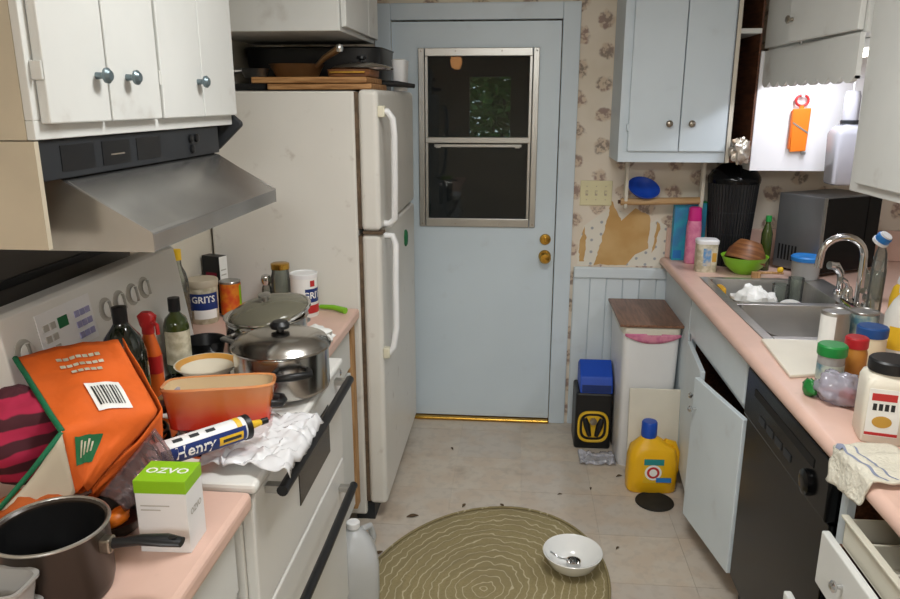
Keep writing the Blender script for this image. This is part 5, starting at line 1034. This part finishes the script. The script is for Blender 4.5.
# dish rack cup of cutlery behind the sink
t = thing('cutlery_cup', 'clear cup of chrome cutlery beside the faucet', 'cup', (1.385, 2.93, CT))
MB().lathe([(0.036, 0), (0.038, 0.004), (0.044, 0.11), (0.042, 0.11), (0.036, 0.008), (0.001, 0.007)], 26).build('body', 'jar_glass', t, smooth=True, local=True)
for k in range(6):
    a = k * 1.1; c_, s_ = math.cos(a), math.sin(a); q = MB().tube([(-c_ * 0.015, -s_ * 0.015, 0.012), (c_ * 0.03, s_ * 0.03, 0.13), (c_ * 0.04, s_ * 0.04, 0.165)], [0.003, 0.003, 0.009], 8).build('cutlery', 'chrome', t, smooth=True, local=True)
# things along the near part of the right counter
o = MB().prism([(0.775, 2.02), (0.90, 2.05), (0.985, 2.355), (0.80, 2.355)], 'z', CT + 0.0005, CT + 0.0105).build('cutting_board', 'jug_cream', None, 0.003); single(o, 'thin cream plastic cutting board beside the sink', 'cutting board')
def can(label, loc, R, H, m):
    t = thing('tin_can', label, 'can', loc, group='cans by the sink')
    MB().lathe([(R, 0), (R + 0.0015, 0.003), (R, 0.006), (R, H - 0.005), (R + 0.0015, H - 0.002), (R, H), (R - 0.003, H - 0.004), (0.001, H - 0.004)], 34).build('can_body', 'tin', t, smooth=True, local=True)
    if m: MB().lathe([(R + 0.0006, 0.008), (R + 0.0006, H - 0.008)], 34, close=False).build('label_wrap', m, t, smooth=True, local=True)
    else: patch_cyl('label_patch', 'white_print', t, loc, R + 0.0007, loc[2] + 0.012, loc[2] + H - 0.012, -3.6, -1.9)
can('silver topped can with pale label by the near sink corner', (1.005, 2.318, CT), 0.042, 0.12, None)
can('second can with blue-green label, closer to the faucet', (1.10, 2.345, CT), 0.042, 0.115, 'can_label_green')
def jar(label, loc, R, H, m, lidm, lab=None, lh=0.022, neck=0.85):
    t = thing('jar', label, 'jar', loc)
    MB().lathe([(R * 0.93, 0), (R, 0.005), (R, H - lh - 0.014), (R * neck, H - lh), (R * neck, H - 0.004)], 30).build('body', m, t, smooth=True, local=True)
    MB().lathe([(R * neck + 0.003, H - lh), (R * neck + 0.004, H - lh + 0.003), (R * neck + 0.004, H - 0.004), (R * neck, H), (0.001, H)], 30).build('lid', lidm, t, smooth=True, local=True)
    if lab: MB().lathe([(R + 0.0006, 0.02), (R + 0.0006, H - lh - 0.024)], 30, close=False).build('label_wrap', lab, t, smooth=True, local=True)
    return t
jar('shaker jar with green lid on the right counter', (0.862, 1.98, CT), 0.034, 0.118, 'storage_plastic', 'green_lid', 'can_label_green', 0.03, 1.0)
jar('brown jar with red lid between green and blue lidded jars', (0.945, 2.03, CT), 0.031, 0.125, 'peanut', 'red_lid', None, 0.03, 0.85)
jar('cream jar with blue lid right of the red lidded jar', (1.035, 2.14, CT), 0.04, 0.125, 'mayo', 'blue_lid', None, 0.03, 0.95)
t = thing('jug', 'square cream jug with black lid on the right counter', 'jug', (0.855, 1.66, CT), math.radians(-14))
MB().rings([superring(0, 0, a, b_, zz, 40, e) for a, b_, zz, e in ((0.05, 0.05, 0, 7), (0.054, 0.054, 0.006, 7), (0.054, 0.054, 0.135, 7), (0.05, 0.05, 0.15, 5), (0.04, 0.04, 0.158, 2.5), (0.04, 0.04, 0.164, 2))]).build('body', 'jug_cream', t, smooth=True, local=True)
MB().lathe([(0.046, 0.162), (0.047, 0.166), (0.047, 0.186), (0.043, 0.19), (0.001, 0.19)], 36).build('lid', 'black_plastic', t, smooth=True, local=True)
for (x0, x1, z0_, z1_, m_) in ((-0.046, 0.02, 0.02, 0.132, 'white_print'), ):
    lp = MB().box(x0, x1, -0.0552, -0.0538, z0_, z1_).build('label_patch', m_, t, local=True)
MB().box(-0.04, 0.01, -0.0558, -0.0552, 0.105, 0.122).build('label_banner', 'red_print', t, local=True); MB().box(-0.046, 0.02, -0.0558, -0.0552, 0.022, 0.029).build('label_banner', 'red_print', t, local=True)
for k in range(4): MB().box(-0.036 + 0.012 * k, -0.028 + 0.012 * k, -0.0558, -0.0552, 0.082, 0.098).build('label_glyph', 'black_print', t, local=True)
MB().rings([[(-0.014 + p[0], y, 0.055 + p[1]) for p in superring(0, 0, 0.02, 0.014, 0, 20, 2)] for y in (-0.0552, -0.0559)]).build('label_picture', 'gold_print', t, local=True)
o = blob((0.835, 1.86, CT + 0.04), (0.05, 0.06, 0.042), 21, 0.4, 40, 26, 1.5, flat=CT + 0.0005).build('plastic_bag', 'pale_plastic', None, smooth='all'); single(o, 'crumpled clear produce bag before the jug with black lid', 'plastic bag')
o = blob((0.855, 1.835, CT + 0.024), (0.024, 0.024, 0.022), 25, 0.12, 18, 12, flat=CT + 0.001).build('tomato', 'red_lid', None, smooth='all'); single(o, 'red tomato showing through the clear produce bag', 'tomato')
o = blob((0.785, 1.90, CT + 0.022), (0.018, 0.03, 0.022), 22, 0.25, 18, 12, flat=CT + 0.0005).build('vegetable', 'green_bottle', None, smooth='all'); single(o, 'dark green vegetable peeking from the produce bag', 'vegetable')
# dish towel over the counter edge
def tw(u, v):
    y = 1.39 + 0.20 * u; s_ = v * 0.24
    x = 0.87 - s_ * 0.9 - 0.03 * u
    z = CT + 0.012 + 0.01 * abs(noise.noise(Vector((u * 4, v * 4, 6))))
    if x < 0.725:
        ex = 0.725 - x; x = 0.722 - 0.15 * ex; z = CT + 0.008 - ex * 0.75
    return (x + 0.008 * noise.noise(Vector((u * 5, v * 3, 2))), y + 0.05 * v * (0.5 - u) + 0.012 * noise.noise(Vector((u * 3, v * 6, 1))), z)
t = thing('dish_towel', 'cream dish towel with lavender stripes hanging over the counter edge', 'towel', (0.80, 1.5, CT))
MB().grid(tw, 28, 30).build('cloth', 'towel', t, smooth='all', solid=0.004)
MB().grid(lambda a, b_: tuple(Vector(tw(0.04 + 0.92 * a, 0.52 + 0.035 * b_)) + Vector((-0.0015, 0, 0.0028))), 24, 2).build('stripe', 'towel_stripe', t, smooth='all')
MB().grid(lambda a, b_: tuple(Vector(tw(0.04 + 0.92 * a, 0.42 + 0.02 * b_)) + Vector((-0.0005, 0, 0.003))), 24, 2).build('stripe', 'towel_stripe', t, smooth='all')
o = blob((0.90, 1.50, CT + 0.03), (0.05, 0.06, 0.028), 31, 0.4, 28, 16, 2.4, flat=CT + 0.012).build('dish_cloth', 'towel', None, smooth='all'); single(o, 'bunched cream dish cloth behind the hanging towel', 'cloth')
# bottles at the right edge
t = bottle('soap_bottle', 'clear pump bottle with bright blue and white top at the right edge', (1.235, 2.575, zt), [(0.022, 0), (0.024, 0.004), (0.024, 0.19), (0.018, 0.25), (0.012, 0.27), (0.012, 0.29)], 'jar_glass')
mt = Matrix.Translation((-0.004, 0.006, 0.29)) @ Matrix.Rotation(math.radians(22), 4, 'Y') @ Matrix.Rotation(math.radians(28), 4, 'X') @ Matrix.Scale(0.8, 4)
cp_ = MB().lathe([(0.026, 0), (0.03, 0.006), (0.031, 0.024), (0.028, 0.03)], 28, mtx=mt).build('cap', 'sky_blue', t, smooth=True, local=True); MB().lathe([(0.026, 0.029), (0.024, 0.036), (0.001, 0.037)], 28, mtx=mt).build('cap_top', 'white_plastic', cp_, smooth=True, local=True)
MB().lathe([(0.033, -0.010), (0.034, 0.002), (0.02, 0.004)], 24, mtx=mt).build('cap_skirt', 'white_plastic', cp_, smooth=True, local=True)
t = bottle('dish_soap', 'yellow dish soap bottle with white cap at the right edge', (1.285, 2.50, zt), [(0.03, 0), (0.034, 0.004), (0.036, 0.11), (0.028, 0.15), (0.014, 0.165)], 'yellow', [(0.018, 0.16), (0.02, 0.17), (0.015, 0.19), (0.010, 0.215), (0.001, 0.217)], 'white_plastic')
t = bottle('vinegar_bottle', 'large white bottle with yellow label cut by the right edge', (1.15, 2.215, CT), [(0.042, 0), (0.046, 0.004), (0.046, 0.14), (0.03, 0.18), (0.016, 0.20), (0.016, 0.22)], 'milk_plastic', [(0.019, 0.205), (0.019, 0.235), (0.001, 0.236)], 'white_plastic')
patch_cyl('label_patch', 'yellow', t, (1.15, 2.215), 0.0468, CT + 0.04, CT + 0.11, -2.7, -0.9)
t = bottle('sauce_bottle', 'small amber bottle with red cap behind the blue lidded jar', (1.175, 2.285 + 0.0, CT), [(0.022, 0), (0.024, 0.004), (0.024, 0.07), (0.018, 0.085), (0.016, 0.09)], 'mayo', [(0.021, 0.085), (0.021, 0.112), (0.001, 0.114)], 'red_lid')
# cutlery tray in the open top drawer
t = thing('cutlery_tray', 'cream plastic cutlery tray perched in the open top drawer', 'tray', (0.90, 1.25, 0.735))
x0, x1, y0, y1, z0_, z1_ = 0.718, 1.08, 1.02, 1.475, 0.735, 0.80
w = MB(); w.box(x0, x1, y0, y1, z0_, z0_ + 0.004); w.box(x0, x0 + 0.006, y0, y1, z0_ + 0.004, z1_); w.box(x1 - 0.006, x1, y0, y1, z0_ + 0.004, z1_); w.box(x0 + 0.006, x1 - 0.006, y1 - 0.006, y1, z0_ + 0.004, z1_); w.box(x0 + 0.006, x1 - 0.006, y0, y0 + 0.006, z0_ + 0.004, z1_)
w.box(x0 - 0.008, x0 + 0.008, y0, y1 + 0.006, z1_, z1_ + 0.006)
w.build('shell', 'tray_plastic', t, 0.002)
for yy in (1.39, 1.29, 1.19, 1.10): box('divider', 'tray_plastic', t, x0 + 0.006, x1 - 0.006, yy - 0.003, yy + 0.003, z0_ + 0.004, z1_ - 0.008, 0.001)
for yy, lab in ((1.43, 'table knife in the farthest slot of the drawer tray'), (1.34, 'table knife in the second slot of the drawer tray'), (1.24, 'table knife in the third slot of the drawer tray')):
    q = thing('table_knife', lab, 'cutlery', (0.85, yy, z0_ + 0.01), group='cutlery in the drawer tray')
    MB().tube([(-0.09, 0, 0), (0.0, 0, 0.002), (0.09, 0, 0)], [0.006, 0.004, 0.005], 8).build('handle', 'chrome', q, smooth=True, local=True)
    MB().rings([superring(0.115, 0, 0.03, 0.010, zz, 14, 2) for zz in (-0.002, 0.002)]).build('blade', 'chrome', q, smooth=True, local=True)

# ================================================================== hanging on the bright end panel
t = thing('grater', 'orange mandoline grater with red ring handle hung on the white end panel', 'grater', (1.21, 3.40, 1.445))
gp = [(1.178, 1.447), (1.243, 1.452), (1.247, 1.632), (1.172, 1.628)]
MB().prism(gp, 'y', 3.378, 3.392).build('plate', 'bright_orange', t, 0.003)
MB().prism([(1.176, 1.575), (1.243, 1.532), (1.243, 1.524), (1.176, 1.567)], 'y', 3.376, 3.3785).build('blade', 'tin', t)
MB().tube([(1.207 + 0.026 * math.cos(2 * PI * k / 24), 3.386, 1.663 + 0.022 * math.sin(2 * PI * k / 24)) for k in range(25)], 0.0055, 8).build('ring_handle', 'red_print', t, smooth=True)
box('neck', 'bright_orange', t, 1.198, 1.217, 3.381, 3.391, 1.628, 1.645, 0.002)
box('side_guard', 'orange', t, 1.169, 1.174, 3.376, 3.396, 1.46, 1.62, 0.001); box('foot', 'tin', t, 1.225, 1.245, 3.378, 3.39, 1.437, 1.449, 0.002)
MB().lathe([(0.004, 0), (0.004, 0.02), (0.008, 0.021), (0.007, 0.024)], 10, mtx=Matrix.Translation((1.207, 3.402, 1.684)) @ Matrix.Rotation(PI / 2, 4, 'X')).build('hook', 'white_plastic', t)
t = thing('plastic_canister', 'clear plastic canister with dark band hung beside the end panel', 'container', (1.33, 3.2, 1.33))
MB().rings([superring(1.335, 3.2, a, b_, zz, 36, 6) for a, b_, zz in ((0.052, 0.05, 1.33), (0.058, 0.055, 1.337), (0.064, 0.06, 1.53), (0.055, 0.052, 1.553), (0.03, 0.03, 1.572))], False).build('body', 'clear_plastic', t, smooth=True, solid=0.002)
MB().rings([superring(1.335, 3.2, a, b_, zz, 28, 2) for a, b_, zz in ((0.034, 0.034, 1.570), (0.036, 0.036, 1.584), (0.03, 0.03, 1.588))]).build('band', 'charcoal', t, smooth=True)
MB().rings([superring(1.335, 3.2, a, a, zz, 28, 2) for a, zz in ((0.03, 1.588), (0.03, 1.68), (0.024, 1.70))]).build('neck', 'clear_plastic', t, smooth=True)
MB().tube([(1.335, 3.2, 1.70), (1.335, 3.2, 1.865)], 0.003, 6).build('hanging_cord', 'white_plastic', t)
